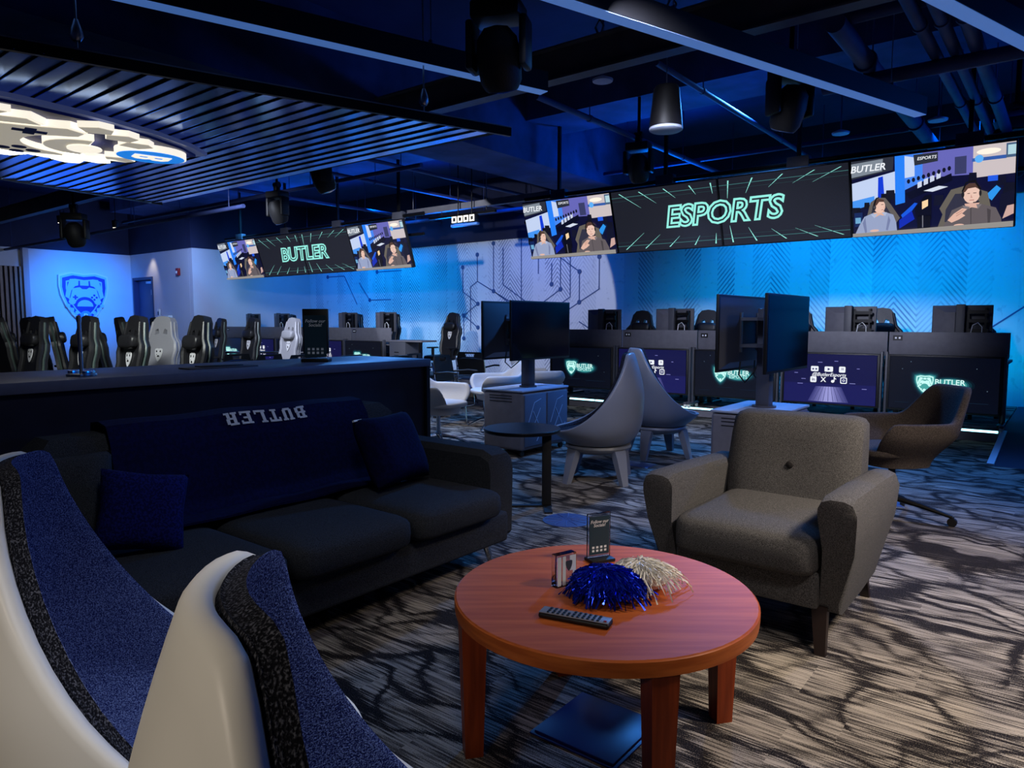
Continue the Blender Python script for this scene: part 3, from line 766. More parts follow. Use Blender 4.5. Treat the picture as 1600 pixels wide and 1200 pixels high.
def hang_row(x0, word, lw, rw, lab):
    xs = [x0+TW*(k+.5) for k in range(4)]
    hang(tv_s if word == 'ESPORTS' else copy_tree(tv_s), xs[0], 'leftmost screen of the %s with two seated men' % lab)
    hang(make_tv(word_screen(word, True)), xs[1], 'dark screen of the %s with first half of neon %s' % (lab, word))
    hang(make_tv(word_screen(word, False)), xs[2], 'dark screen of the %s with second half of neon %s' % (lab, word))
    hang(copy_tree(tv_s), xs[3], 'rightmost screen of the %s with two seated men' % lab)
hang_row(-6.23, 'ESPORTS', 0, 0, 'near right hanging row')
hang_row(-14.42, 'BUTLER', 0, 0, 'far left hanging row')
for x0, x1, lab in ((-6.4, -.3, 'black pipe rail carrying the near right row of screens'), (-14.6, -8.5, 'black pipe rail carrying the far left row of screens')):
    t = thing('screen_rail', lab, 'rail', (0, 8.42, 0))
    b = MB(); b.cyl((x0, 0, 3.08), (x1, 0, 3.08), .03); b.cyl((x0, 0, 2.75), (x1, 0, 2.75), .025); b.build('rail', M_black_s, t)
    for k in range(4):
        x = x0+.6+k*(x1-x0-1.2)/3
        b = MB(); b.box(x-.02, x+.02, -.02, .02, 2.5, CEIL); b.build('drop_post', M_black_s, t)
        b = MB(); b.box(x-.12, x+.12, -.05, .05, 3.03, 3.15, .005); b.build('clamp', M_darkgrey, t)

# =================================================================== CEILING: LIGHTS, SLAT CLOUD, SERVICES
DU = Vector((.303, .953, 0)).normalized()
def linear_light(end, back, fwd, lab):
    ang = math.atan2(DU.y, DU.x)
    t = thing('linear_light', lab, 'ceiling light', (end[0], end[1], 3.1), ang, 'hanging linear lights')
    b = MB(); b.box(-back, fwd, -.055, .055, .004, .15); b.build('housing', M_black, t, 0)
    bx('diffuser', M_lamp, -back, fwd, -.05, .05, 0, .004, t, smooth=0)
    for x in [-back+.3+k*1.3 for k in range(int((back+fwd)/1.3)+1)]:
        if x > fwd-.05: break
        b = MB(); b.cyl((x, 0, .15), (x, 0, 1.3), .004, seg=6); b.build('hanger_wire', M_alu, t)
        b = MB(); b.cyl((x, 0, .15), (x, 0, .19), .018); b.build('gripper', M_chrome, t)
linear_light((-1.16, 7.26), 6.0, 0, 'long black linear ceiling light ending above the right screens, middle of three')
linear_light((-3.39, 4.70), 5.2, 0, 'long black linear ceiling light ending above the round side table, beside the slatted cloud')
linear_light((-.36, 5.82), 4.0, 3.2, 'long black linear ceiling light crossing the top right corner')

# slatted ceiling cloud
A0 = Vector((-3.42, 4.31, 0)); A1 = A0-Vector((.313, .949, 0))*6.2
B0 = Vector((-8.68, 4.20, 0)); B1 = B0-Vector((-.166, .986, 0))*6.0
t = thing('ceiling_cloud', 'large hanging cloud of glossy dark slats with the lit crest under it', 'ceiling panel', (0, 0, 2.7))
def edge_x(P0, P1, y): k = (y-P0.y)/(P1.y-P0.y); return P0.x+(P1.x-P0.x)*k
b = MB(); y = 4.18
while y > -1.5:
    xl, xr = edge_x(B0, B1, y), edge_x(A0, A1, y)
    b.box(xl+.02, xr-.02, -.057, .057, -.002, .002, M=XF((0, y-.055, .008), (R(5.5+random.uniform(-1.2, 1.2)), 0, 0))); y -= .122
b.build('slats', M_cloud, t, 0)
b = MB(); b.prism([(B0.x, 4.2), (A0.x, 4.3), (A1.x, A1.y), (B1.x, B1.y)], .03, .045); b.build('backing_board', mat('black_board', (8, 8, 14), .8), t, 0)
for n, p, q in (('front_fascia', A0, A1), ('rear_fascia', B0, B1)):
    d = (q-p); L = d.length; b = MB()
    b.box(0, L, -.015, .015, -.006, .055, M=XF((p.x, p.y, 0), (0, 0, math.atan2(d.y, d.x)))); f = b.build(n, M_black_s, t, 0)
    if n == 'front_fascia':
        b = MB(); b.box(0, L, -.02, .016, .055, .063, M=XF((p.x, p.y, 0), (0, 0, math.atan2(d.y, d.x)))); b.build('lip', M_alu, f, 0)
for k in (.7, 2.8, 5.0):
    p = A0-Vector((.313, .949, 0))*k+Vector((-.06, .03, 0)); b = MB(); b.cyl((p.x, p.y, .04), (p.x, p.y, 1.68), .006, seg=6); b.lathe([(.012, .24), (.03, .19), (.035, .15), (.02, .125)], 12, XF((p.x, p.y, 0))); b.build('suspension_rod', M_alu, t)

# lit crest under the cloud: tip towards the mural wall, lying flat, art facing down
t = thing('lit_crest_sign', 'glowing cream crest sign under the slatted ceiling cloud', 'sign', (-5.95, 1.87, 2.69))
axis = Vector((.20, .98))          # tip direction in plan
S2x, S2y = .80, .95
perp = Vector((axis.y, -axis.x))
def lay(pts): return [(-perp.x*x*S2x+axis.x*(-y)*S2y, -perp.y*x*S2x+axis.y*(-y)*S2y) for x, y in pts]
def slab(polys, z0, z1, name, m, par=None, holes=()):
    b = MB()
    for p in polys: b.prism(lay(p), -z1, -z0, None, [lay(h) for h in holes])
    return b.build(name, m, par or t, 30)
slab([shield_outline(1.10)], 0, .03, 'translucent_rim', mat('frosted_rim', (120, 130, 165), .3, emit=((80, 92, 140), .25)))
slab([shield_outline(1.02)], .03, .05, 'back_plate', M_signnavy)
def letter(poly, z, h, name):
    slab([poly], z, z+h-.004, name, M_signlit); 
    slab([[(x*.94+cx*.06, y*.94+cy*.06) for x, y in poly] for cx, cy in [(sum(p[0] for p in poly)/len(poly), sum(p[1] for p in poly)/len(poly))]], z+h-.004, z+h, name+'_face', M_signcream)
letter(CREST['ear'], .05, .05, 'controller_grip'); letter(mir(CREST['ear']), .05, .05, 'controller_grip'); letter(CREST['brow'], .05, .05, 'touch_pad'); letter(CREST['face'], .05, .05, 'controller_body'); letter(CREST['jaw'], .05, .05, 'jaw_panel')
for s in STUDS: letter(stud(*s, r=.13), .05, .045, 'collar_stud')
slab([arc(0, -.44, .17, .12, 0, 345, 16)], .10, .11, 'tongue_light', M_signlit)
slab([CREST['pad']], .10, .106, 'direction_pad', M_signnavy)
for x, y in DOTS: slab([arc(x, y, .05, .05, 0, 330, 10)], .10, .106, 'button', M_signnavy)
letter([(-.95, .72), (-.62, .86), (-.70, .20), (-.92, .1)], .05, .045, 'border_panel'); letter([(.62, .86), (.95, .72), (.92, .1), (.70, .20)], .05, .045, 'border_panel')
slab([arc(0, -.92, .27, .27, 0, 345, 26)], .05, .10, 'roundel_edge', M_signlit); slab([arc(0, -.92, .255, .255, 0, 345, 26)], .10, .104, 'roundel', M_signblue)
lb, lh = letter_B(); q = lambda pts: [(x*.2, y*.2-.92) for x, y in pts]
slab([q(lb)], .104, .108, 'letter_b', M_signlit, None, [q(h) for h in lh])

# services: beams, pipes, ducts
t = thing('steel_beam', 'grey steel beam crossing the ceiling above the linear lights', 'beam', (0, 5.30, 3.4))
b = MB(); b.box(-24, 7, -.01, .01, .015, .27); b.box(-24, 7, -.07, .07, 0, .015); b.box(-24, 7, -.07, .07, .27, .285); b.build('i_section', M_beam, t, 0)
for x in (-12, -7.2, -3.25, -2.6, 1.0):
    b = MB(); b.tube([(x, 0, .27), (x-.04, 0, .36), (x, 0, .42), (x+.04, 0, .36), (x, 0, .27)], .01, 6); b.cyl((x, 0, .40), (x, 0, 1.0), .007); b.build('hanger', M_beam, t)
plist = [(-4.35, 5.9, 12.04, 3.55, .032, 'slim blue pipe running to the mural wall left of the pendant speaker'),
         (-2.98, 5.8, 12.04, 3.55, .026, 'thin blue pipe running to the mural wall behind the pendant speaker'),
         (-1.52, 5.8, 12.04, 3.52, .075, 'thick blue pipe running to the mural wall above the rightmost screen'),
         (-1.02, 5.2, 12.04, 3.50, .045, 'blue ceiling pipe, left one of the close trio at top right'),
         (-.88, 5.2, 12.04, 3.50, .045, 'blue ceiling pipe, middle one of the close trio at top right'),
         (-.73, 5.2, 12.04, 3.50, .055, 'blue ceiling pipe, right one of the close trio at top right'),
         (-9.2, 4.6, 12.04, 3.6, .03, 'slim blue pipe above the far left screens, nearest the soffit beam'),
         (-8.0, 5.5, 12.04, 3.6, .028, 'slim blue pipe left of the deep soffit beam'),
         (-11.6, 4.6, 12.04, 3.6, .03, 'slim blue pipe above the word BUTLER on the far screens')]
for x, y0, y1, z, r, lab in plist:
    t = thing('ceiling_pipe', lab, 'pipe', (x, 0, z), 0, 'ceiling pipes')
    b = MB(); b.cyl((0, y0, 0), (0, y1, 0), r); b.build('tube', M_pipe, t)
    for y in (y0+1.0, y0+3.4, y0+5.2):
        b = MB(); b.cyl((0, y, r*.5), (0, y, CEIL-z-.001 if not (7.9 < y < 8.8) else 4.02-z), .006, seg=6); b.cyl((0, y-.02, 0), (0, y+.02, 0), r*1.25); b.build('hanger', M_pipe, t)
for x0, x1, y, z, r, lab in ((-1.9, 5, 6.95, 3.40, .06, 'blue duct pipe crossing beneath the close trio of pipes'),
                             (-1.6, 5, 6.05, 3.62, .05, 'blue duct pipe crossing above the top right linear light'),
                             (-15.5, -7.0, 10.9, 3.45, .035, 'dark pipe crossing behind the far left screens'),
                             (-5.9, 5, 9.8, 3.6, .03, 'dark conduit crossing behind the right screens'),
                             (-16, -7.0, 6.9, 3.40, .03, 'dark conduit crossing in front of the far left screens'),
                             (-23, -9.7, 5.9, 3.0, .03, 'dark lighting rail hanging at far left behind the slatted cloud')):
    t = thing('cross_pipe', lab, 'pipe', (0, y, z), 0, 'pipes across the ceiling')
    b = MB(); b.cyl((x0, 0, 0), (x1, 0, 0), r); b.build('tube', M_pipe, t)
    for k in range(5):
        x = x0+.4+(x1-x0-.8)*k/4
        b = MB(); b.cyl((x, 0, r*.5), (x, 0, (3.5 if -6.95 < x < -6 else CEIL)-z-.001), .006, seg=6); b.build('hanger', M_pipe, t)
t = thing('wall_rail', 'grey lighting rail between the two rows of hanging screens', 'rail', (0, 8.95, 3.22))
b = MB(); b.box(-9.6, -6.3, -.05, .05, -.05, .05); b.build('rail', M_beam, t, 0)
for x in (-9.3, -7.6):
    b = MB(); b.cyl((x, 0, .05), (x, 0, CEIL-3.22), .008); b.build('drop_rod', M_beam, t)
b = MB(); b.box(-8.9, -7.4, -.02, .02, -.16, -.12); b.cyl((-8.6, 0, -.14), (-8.6, 0, -.05), .008); b.cyl((-7.6, 0, -.14), (-7.6, 0, -.05), .008); b.build('cable_tray', M_black_s, t)

def make_head():
    t = thing('moving_head', '', 'stage light')
    b = MB(); b.box(-.15, .15, -.11, .11, .42, .52, .015); b.build('base', M_black, t)
    b = MB(); b.cyl((0, 0, .52), (0, 0, .60), .05); b.cyl((-.05, 0, .62), (.05, 0, .62), .045); b.build('clamp', M_black_s, t)
    for s in (-1, 1):
        b = MB(); b.box(s*.165-.025, s*.165+.025, -.08, .08, .14, .43, .02); b.build('yoke_arm', M_black, t)
    b = MB(); b.lathe([(.02, -.20), (.10, -.185), (.125, -.14), (.135, 0), (.12, .10), (.07, .16), (.01, .17)], 20, XF((0, 0, .22), (R(24), 0, 0))); h = b.build('head', mat('black_textured', (26, 26, 29), .6, bump=(80, .2)), t)
    b = MB(); b.lathe([(.02, -.205), (.095, -.192), (.095, -.186)], 20, XF((0, 0, .22), (R(24), 0, 0))); b.build('lens', mat('lamp_lens', (70, 90, 130), .1), h)
    b = MB()
    for k in range(5): b.box(-.06, .06, .10-.006*k, .125-.004*k, .20+.03*k, .212+.03*k)
    b.build('vents', M_darkgrey, h)
    return t
hd = make_head()
heads = [(780, 4.4, 2.66, .4, 1.0, 'large black moving head light hanging at top centre before the linear light'),
         (1221, 6.0, 2.84, 1.0, 1.0, 'black moving head light hanging below the middle linear light above the right screens'),
         (993, 8.9, 2.98, .2, .95, 'small black moving head light hanging left of the word ESPORTS beneath the pendant speaker'),
         (510, 8.7, 2.82, -.4, .95, 'black moving head light hanging behind the right corner of the slatted cloud'),
         (127, 12.0, 2.52, .8, 1.1, 'black moving head light hanging above the crest wall at far left'),
         (440, 10.2, 2.66, .1, .9, 'black moving head light hanging over the word BUTLER'),
         (1566, 8.4, 2.95, .5, 1.3, 'black moving head light at the right edge above the rightmost screen')]
for k, (u, d, z, rz, sc, lab) in enumerate(heads):
    x, y = far(u, d)
    o = hd if k == 0 else copy_tree(hd)
    o.location = (x, y, z); o.rotation_euler = (0, 0, rz); o.scale = (sc,)*3; o['label'] = lab; o['group'] = 'moving head stage lights'
    top = 3.5 if (-6.95 < x < -6.0) else CEIL
    b = MB(); b.cyl((0, 0, .60), (0, 0, (top-z)/sc-.002), .02); b.build('drop_pipe', M_black_s, o)
# pendant speaker
x, y = far(1034, 6.0)
t = thing('pendant_speaker', 'black pendant speaker with pale round grille hanging over the grey egg chairs', 'speaker', (x, y, 2.86))
b = MB(); b.lathe([(.125, .02), (.135, .03), (.13, .10), (.105, .34), (.09, .36), (.02, .37)], 28); b.build('shell', M_black, t)
b = MB(); b.lathe([(.02, .0), (.12, .002), (.136, .012), (.136, .03)], 28); b.build('grille', mat('pale_grille', (170, 180, 200), .5), t)
b = MB(); b.cyl((0, 0, .37), (0, 0, CEIL-2.86), .005, seg=6); b.build('cable', M_alu, t)
# four-cell light bar between the screens
t = thing('light_bar', 'small light bar with four square lit cells between the two rows of screens', 'stage light', (-7.95, 8.82, 2.98))
b = MB(); b.box(-.26, .26, -.05, .05, -.06, .06, .008); b.build('housing', M_black, t)
for k in range(4):
    b = MB(); b.prism([(-.05, -.05), (.05, -.05), (.05, .05), (-.05, .05)], 0, .006, XF((-.195+.13*k, -.05, 0), (PI/2, 0, 0)), [[(-.03, -.03), (-.03, .03), (.03, .03), (.03, -.03)]])
    b.build('cell', emis('warm_cell', (250, 244, 225), 1.6), t)
b = MB(); b.cyl((-.15, .0, .06), (-.15, 0, 1.418), .010); b.cyl((.15, 0, .06), (.15, 0, 1.418), .010); b.build('drop_rod', M_black_s, t)
b = MB(); b.box(-.30, .28, -.03, .05, -.11, -.07, .006); b.build('blue_tray', mat('blue_tray', (80, 130, 210), .4), t)
# ceiling sprinklers / round fixtures
for u, v_d, z, lab in ((1447, 7.6, 3.38, 'small round pale ceiling disc near the end of the middle linear light'), (937, 6.6, 3.45, 'small round ceiling fixture left of the pendant speaker'), (1300, 8.2, 3.40, 'small round pale ceiling disc below the middle linear light')):
    x, y = far(u, v_d); t = thing('ceiling_disc', lab, 'ceiling fixture', (x, y, z), 0, 'round ceiling fixtures')
    b = MB(); b.lathe([(.01, 0), (.09, .004), (.095, .02), (.03, .05)], 20); b.build('disc', mat('pale_disc', (150, 165, 200), .4), t)
    b = MB(); b.cyl((0, 0, .04), (0, 0, (4.02 if (7.9 < y < 8.8 and x > -6) else CEIL)-z), .008, seg=6); b.build('stem', M_pipe, t)
for u, d, z, lab in ((106, 15.0, 3.35, 'tiny lit downlight at far left behind the slatted cloud'), (190, 15, 3.25, 'tiny downlight over the sign wall door')):
    x, y = far(u, d); t = thing('downlight', lab, 'ceiling light', (x, y, z), 0, 'far downlights')
    b = MB(); b.lathe([(.06, 0), (.07, .14), (.02, .16)], 16); b.cyl((0, 0, .15), (0, 0, CEIL-z), .008, seg=6); b.build('can', M_black, t)
    b = MB(); b.lathe([(.05, -.006), (.05, .0)], 16); b.build('lens', emis('warm_lens', (255, 244, 225), 2.0), t)

# =================================================================== COUNTER BEHIND THE SOFA
CX = -3.40; CE = 3.42; CH = 1.05
t = thing('bar_counter', 'long navy counter with slate worktop behind the charcoal sofa', 'counter', (CX, 0, 0))
bx('body', M_navywood, -.70, -.03, -2.0, CE-.04, 0, CH-.05, t, smooth=0)
bx('worktop', M_top_lam, -.74, 0, -2.0, CE, CH-.05, CH, t, .004)
bx('end_panel', mat('black_laminate', (12, 13, 24), .5), -.72, -.005, CE-.035, CE-.005, 0, CH-.05, t, smooth=0)
b = MB(); b.box(-.032, -.018, -2.0, CE-.04, .0, .10); b.build('plinth', M_black, t, 0)
t = thing('desk_grommet_plate', 'flat dark power plate lying on the counter left of the sign holder', 'plate', (-3.66, 2.05, CH), 0)
bx('plate', M_darkgrey, -.06, .06, -.2, .2, 0, .008, t, .003); bx('lid', M_black, -.04, .04, -.12, .12, .008, .014, t, .003)
# table sign frame on the counter
def sign_card(W, H):
    P = Pic(W, H, .0003); c = (210, 220, 224)
    return P
M_pp = pic_mat('printed_card_ink', .0)
def print_art(parent, W, H, y, big, par_name='print'):
    b = MB(); b.box(-W/2, W/2, y-.001, y, 0, H); b.build('card', M_print_teal, parent, 0)
    vs1, f1 = text_geo('Follow our', .2, .012); vs2, f2 = text_geo('Socials!', .2, .012)
    b = MB()
    def put(vs, fs, z, s):
        q = [b.bm.verts.new((x*s, y-.0016, z+yy*s)) for x, yy, _ in vs]
        for f in fs:
            try: b.bm.faces.new([q[i] for i in f])
            except ValueError: pass
    put(vs1, f1, H*.86, W*.20); put(vs2, f2, H*.765, W*.20)
    for r in range(2):
        for k in range(4):
            x = (-.30+.2*k)*W; z = H*(.19-.09*r)
            b.box(x-.055*W, x+.055*W, y-.0018, y-.0012, z-.028*H, z+.028*H)
    b.build('lettering', M_print_w, parent, 0, recalc=False)
x, y = -3.72, 2.73
t = thing('counter_sign', 'small upright black sign holder on the counter right end', 'sign', (x, y, CH), R(38))
b = MB(); b.box(-.085, .085, -.045, .045, 0, .02, .004); b.build('foot', M_black, t)
b = MB(); b.box(-.08, .08, -.012, .012, .02, .30, .004); b.build('frame', M_black, t)
print_art(t, .14, .26, -.013, True)
t.children[-2].location.z = t.children[-1].location.z = .03
for ch in t.children:
    if ch.name.startswith(('card', 'lettering')): ch.location.z = .03
# slim metal stand on the counter
t = thing('metal_stand', 'slim chrome post on a square foot at the counter left part', 'stand', (-3.58, 1.33, CH), R(20))
b = MB(); b.box(-.045, .045, -.045, .045, 0, .012, .003); b.build('foot', M_alu, t)
b = MB(); b.cyl((0, 0, .012), (0, 0, .26), .009); b.lathe([(.011, .25), (.011, .275), (.004, .28)], 12); b.build('post', M_alu, t)
for s in (-1, 1):
    b = MB(); b.box(s*.044-.006, s*.044+.006, -.03, .03, .002, .026, .002); b.build('clip', M_chrome, t)

# =================================================================== SOFA
t = thing('sofa', 'charcoal tweed three seat sofa standing against the navy counter', 'sofa', (0, 0, 0))
bx('base', M_sofa, -3.12, -2.28, .78, 2.86, .15, .31, t, .02, 3)
b = MB()
b.loft([[(-2.92, y, .30) for y in (.9, 2.74)]+[(-3.14, 2.74, .30), (-3.14, .9, .30)],
        [(-2.93, y, .50) for y in (.9, 2.74)]+[(-3.17, 2.74, .50), (-3.17, .9, .50)],
        [(-2.99, y, .80) for y in (.95, 2.69)]+[(-3.19, 2.69, .80), (-3.19, .95, .80)],
        [(-3.03, y, .85) for y in (1.0, 2.64)]+[(-3.17, 2.64, .85), (-3.17, 1.0, .85)]])
back = b.build('backrest', M_sofa, t, 30)
for y in (1.2, 1.82, 2.44):
    b = MB(); b.lathe([(.016, 0), (.012, .008), (.002, .012)], 12, XF((-2.945, y, .63), (0, PI/2, 0))); b.build('button', M_sofa, back)
for y in (1.2, 1.82, 2.44):
    b = MB(); b.puff((-2.565, y, .385), (.37, .305, .082), .45, .22); b.build('seat_cushion', M_sofa, t)
for s, y0, y1 in ((-1, .70, .885), (1, 2.755, 2.94)):
    b = MB()
    ym = (y0+y1)/2
    rings = []
    for x, zt, zb in ((-3.16, .58, .16), (-3.1, .63, .15), (-2.4, .63, .15), (-2.34, .605, .16), (-2.325, .55, .18)):
        rings.append([(x, y0, zb), (x, y1, zb), (x, y1+.01*s, zt-.03), (x, y1-.03+.01*s, zt), (x, y0+.03+.01*s, zt), (x, y0+.01*s, zt-.03)])
    b.loft(rings); b.build('arm', M_sofa, t, 35)
for x, y in ((-2.4, .86), (-2.4, 2.80), (-3.05, .86), (-3.05, 2.80)):
    b = MB(); b.cyl((x, y, .15), (x+(.03 if x > -2.8 else -.02), y+(.03 if y > 2 else -.03), 0), .022, .014); b.build('leg', M_chrome, t)

# throw blanket over the backrest with upside-down lettering
def blanket_pt(s, y):
    path = [(-3.20, .62), (-3.205, .80), (-3.18, .868), (-3.10, .878), (-3.02, .868), (-2.975, .80), (-2.925, .62), (-2.90, .52), (-2.86, .480), (-2.74, .476)]
    k = s*(len(path)-1); i = min(int(k), len(path)-2); f = k-i
    x = path[i][0]*(1-f)+path[i+1][0]*f; z = path[i][1]*(1-f)+path[i+1][1]*f
    return Vector((x+.006*math.sin(y*9+s*4), y, z+.003*math.sin(y*14+2)))
t = thing('throw_blanket', 'navy throw blanket with pale BUTLER lettering draped over the sofa back', 'blanket')
b = MB(); g = []
for i in range(37):
    s = i/36; y0 = 1.22-.05*s; y1 = 2.46+.04*math.sin(s*3)
    g.append([blanket_pt(s, y0+(y1-y0)*j/40)+Vector((0, 0, .006)) for j in range(41)])
b.sheet([[p for p in row] for row in g], -.010); b.build('cloth', M_navy, t)
# slab-serif letters drawn as strokes on a 5 x 7 grid
LET = {'B': [(0, 0, 3.6, 1.1), (0, 3, 3.6, 4), (0, 5.9, 3.6, 7), (.6, 0, 1.9, 7), (3.4, .6, 4.8, 3.4), (3.2, 3.6, 4.5, 6.4)],
       'U': [(0, 6, 2.2, 7), (2.8, 6, 5, 7), (.5, .8, 1.8, 7), (3.2, .8, 4.5, 7), (1.0, 0, 4.0, 1.2)],
       'T': [(0, 5.9, 5, 7), (0, 4.7, .8, 7), (4.2, 4.7, 5, 7), (1.9, 0, 3.1, 7), (1.2, 0, 3.8, .9)],
       'L': [(0, 6.1, 2.6, 7), (.6, 0, 1.9, 7), (0, 0, 4.8, 1.1), (4.0, 0, 4.8, 2.2)],
       'E': [(.6, 0, 1.9, 7), (0, 0, 4.8, 1.1), (0, 5.9, 4.8, 7), (.6, 3, 3.6, 4), (4.0, 0, 4.8, 2), (4.0, 5, 4.8, 7)],
       'R': [(.6, 0, 1.9, 7), (0, 0, 2.5, 1), (0, 5.9, 3.6, 7), (.6, 2.9, 3.6, 3.9), (3.4, 3.4, 4.7, 6.4), (3.0, 0, 4.3, 3.2), (3.0, 0, 5.2, 1)]}
b = MB(); word = 'BUTLER'; Lw = .43; unit = Lw/(len(word)*6.0)
yc = 1.90
for k, ch in enumerate(word):
    for (x0, z0, x1, z1) in LET[ch]:
        nx, nz = 3, 4; grid = []
        for i in range(nz+1):
            row = []
            for j in range(nx+1):
                lx = (x0+(x1-x0)*j/nx+k*6.0)*unit-Lw/2; lz = (z0+(z1-z0)*i/nz)*unit*.85
                y = yc-lx                     # read from behind the sofa: upside down from the front
                s = .445+.1*(lz/.08)
                p = blanket_pt(s, y); pn = blanket_pt(s+.01, y); d = (pn-p).normalized(); nrm = Vector((-d.z, 0, d.x)); nrm = nrm if nrm.x > 0 or nrm.z > 0 else -nrm
                row.append(p+Vector((0, 0, .006))+nrm*.014)
            grid.append(row)
        b.sheet(grid, .002)
b.build('lettering', mat('pale_stitching', (190, 192, 200), .8), t, 0)

def pillow(name, label, loc, rot, h, m, tagged=False):
    t = thing(name, label, 'pillow', loc); t.rotation_euler = rot
    b = MB(); n = 22
    for sgn in (1, -1):
        g = []
        for i in range(n+1):
            row = []
            for j in range(n+1):
                u, v = -1+2*i/n, -1+2*j/n
                k = max(0, (1-u**4)*(1-v**4))**.5
                pin = 1-.07*(1-abs(u))*abs(v)**3-.07*(1-abs(v))*abs(u)**3
                row.append((u*h[0]*pin, v*h[1]*pin, sgn*h[2]*k))
            g.append(row)
        V = [[b.bm.verts.new(p) for p in row] for row in g]
        for i in range(n):
            for j in range(n): b.bm.faces.new((V[i][j], V[i+1][j], V[i+1][j+1], V[i][j+1]))
    bmesh.ops.remove_doubles(b.bm, verts=b.bm.verts, dist=.0005)
    b.build('cover', m, t, 60)
    if tagged:
        bx('cloth_tag', M_print_w, -h[0]-.004, -h[0]+.012, h[1]*.55, h[1]*.55+.05, -.004, .004, t)
    return t
p = pillow('throw_pillow', 'square navy throw pillow with white tag at the sofa right end', (-2.70, 2.43, .655), (0, R(64), R(8)), (.185, .20, .085), M_navy, False)
b = MB(); b.box(-.004, .004, -.012, .045, -.006, .006); q = b.build('cloth_tag', M_print_w, p); q.location = (-.172, -.20, .012); q['label'] = 'white cloth tag'
pillow('throw_pillow', 'grey throw pillow leaning at the left end of the sofa', (-2.86, .98, .645), (0, R(68), R(-14)), (.175, .17, .07), M_sofa)
pillow('throw_pillow', 'plush royal blue throw pillow lying beside the grey pillow on sofa left', (-2.64, 1.16, .61), (R(-24), R(60), R(-38)), (.15, .15, .06), M_navy_fuzz)

# =================================================================== ARMCHAIR (faces the viewpoint)
t = thing('armchair', 'grey tweed armchair with a buttoned back beyond the round wooden table', 'armchair', (-1.03, 2.80, 0), 0)
AW = .43
bx('base', M_arm, -.30, .30, .05, .80, .17, .32, t, .015)
b = MB(); b.puff((0, .345, .385), (.30, .36, .10), .42, .2, 36, 18); sc_ = b.build('seat_cushion', M_arm, t)
for s in (-1, 1):
    b = MB(); rings = []
    # arm panels splay outwards and taper down towards the feet
    for y, zt, zb, fl in ((-.015, .60, .20, 0), (.0, .63, .16, 0), (.05, .645, .14, 0), (.45, .635, .14, 0), (.80, .62, .15, 0), (.84, .60, .17, 0)):
        r = []
        for (w, z) in ((.30, zb), (.315, .42), (.30, zt-.04), (.315, zt-.012), (.345, zt), (.395, zt), (.425, zt-.012), (.44, zt-.05), (.43, .42), (.37, zb)):
            r.append((s*w, y+(.10*(1-min(1, (z-zb)/.45)) if y < .1 else -.06*(1-min(1, (z-zb)/.45)) if y > .7 else 0), z))
        rings.append(r)
    b.loft(rings); b.build('arm', M_arm, t, 40)
b = MB(); rings = []
for z, w, yf, yb in ((.34, .295, .60, .78), (.46, .30, .61, .80), (.60, .31, .635, .83), (.74, .305, .67, .86), (.82, .30, .695, .875), (.845, .285, .715, .865), (.855, .265, .75, .84)):
    r = [(-w, yf+.03, z), (-w+.03, yf, z)]
    for k in range(1, 8): 
        xx = -w+.03+(2*w-.06)*k/8
        tuft = .03*math.exp(-((xx/.10)**2+((z-.62)/.07)**2))
        r.append((xx, yf-.015*math.cos(xx/w*1.4)+tuft, z))
    r += [(w-.03, yf, z), (w, yf+.03, z), (w, yb-.03, z), (w-.03, yb, z), (-w+.03, yb, z), (-w, yb-.03, z)]
    rings.append(r)
b.loft(rings); bk = b.build('backrest', M_arm, t, 40)
b = MB(); b.lathe([(.018, 0), (.014, .008), (.002, .011)], 14, XF((0, .648, .62), (PI/2, 0, 0))); o = b.build('button', mat('dark_button', (30, 27, 28), .8), bk)
for x, y, dx, dy in ((-.30, .10, -.02, -.05), (.30, .10, .02, -.05), (-.30, .76, -.02, .05), (.30, .76, .02, .05)):
    b = MB(); b.loft([[(x-.03, y-.02, .18), (x+.03, y-.02, .18), (x+.03, y+.02, .18), (x-.03, y+.02, .18)], [(x+dx-.02, y+dy-.014, 0), (x+dx+.02, y+dy-.014, 0), (x+dx+.02, y+dy+.014, 0), (x+dx-.02, y+dy+.014, 0)]])
    b.build('leg', mat('espresso_wood', (34, 24, 22), .4), t, 0)

# =================================================================== COFFEE TABLE AND WHAT IS ON IT
TX, TY, TZ = -1.10, 1.85, .47
t = thing('coffee_table', 'round reddish cherry wood coffee table in the foreground', 'table', (TX, TY, 0), R(38.3))
b = MB(); b.lathe([(.02, TZ-.028), (.452, TZ-.028), (.458, TZ-.004), (.455, TZ), (.02, TZ)], 72); b.build('tabletop', M_cherry, t, 30)
b = MB(); b.lathe([(.42, TZ-.046), (.4585, TZ-.046), (.4605, TZ-.03), (.4605, TZ-.005), (.4585, TZ-.003), (.42, TZ-.029)], 72, None, False); b.build('edge_band', M_band_w, t, 30)
for k in range(4):
    a = R(13+90*k); Mx = XF((.412*math.cos(a), .412*math.sin(a), 0), (0, 0, a))
    b = MB(); b.loft([[(-.027, -.027, 0), (.027, -.027, 0), (.027, .027, 0), (-.027, .027, 0)], [(-.038, -.038, TZ-.047), (.038, -.038, TZ-.047), (.038, .038, TZ-.047), (-.038, .038, TZ-.047)]], True, True, Mx)
    b.build('leg', M_cherry_leg, t, 0)

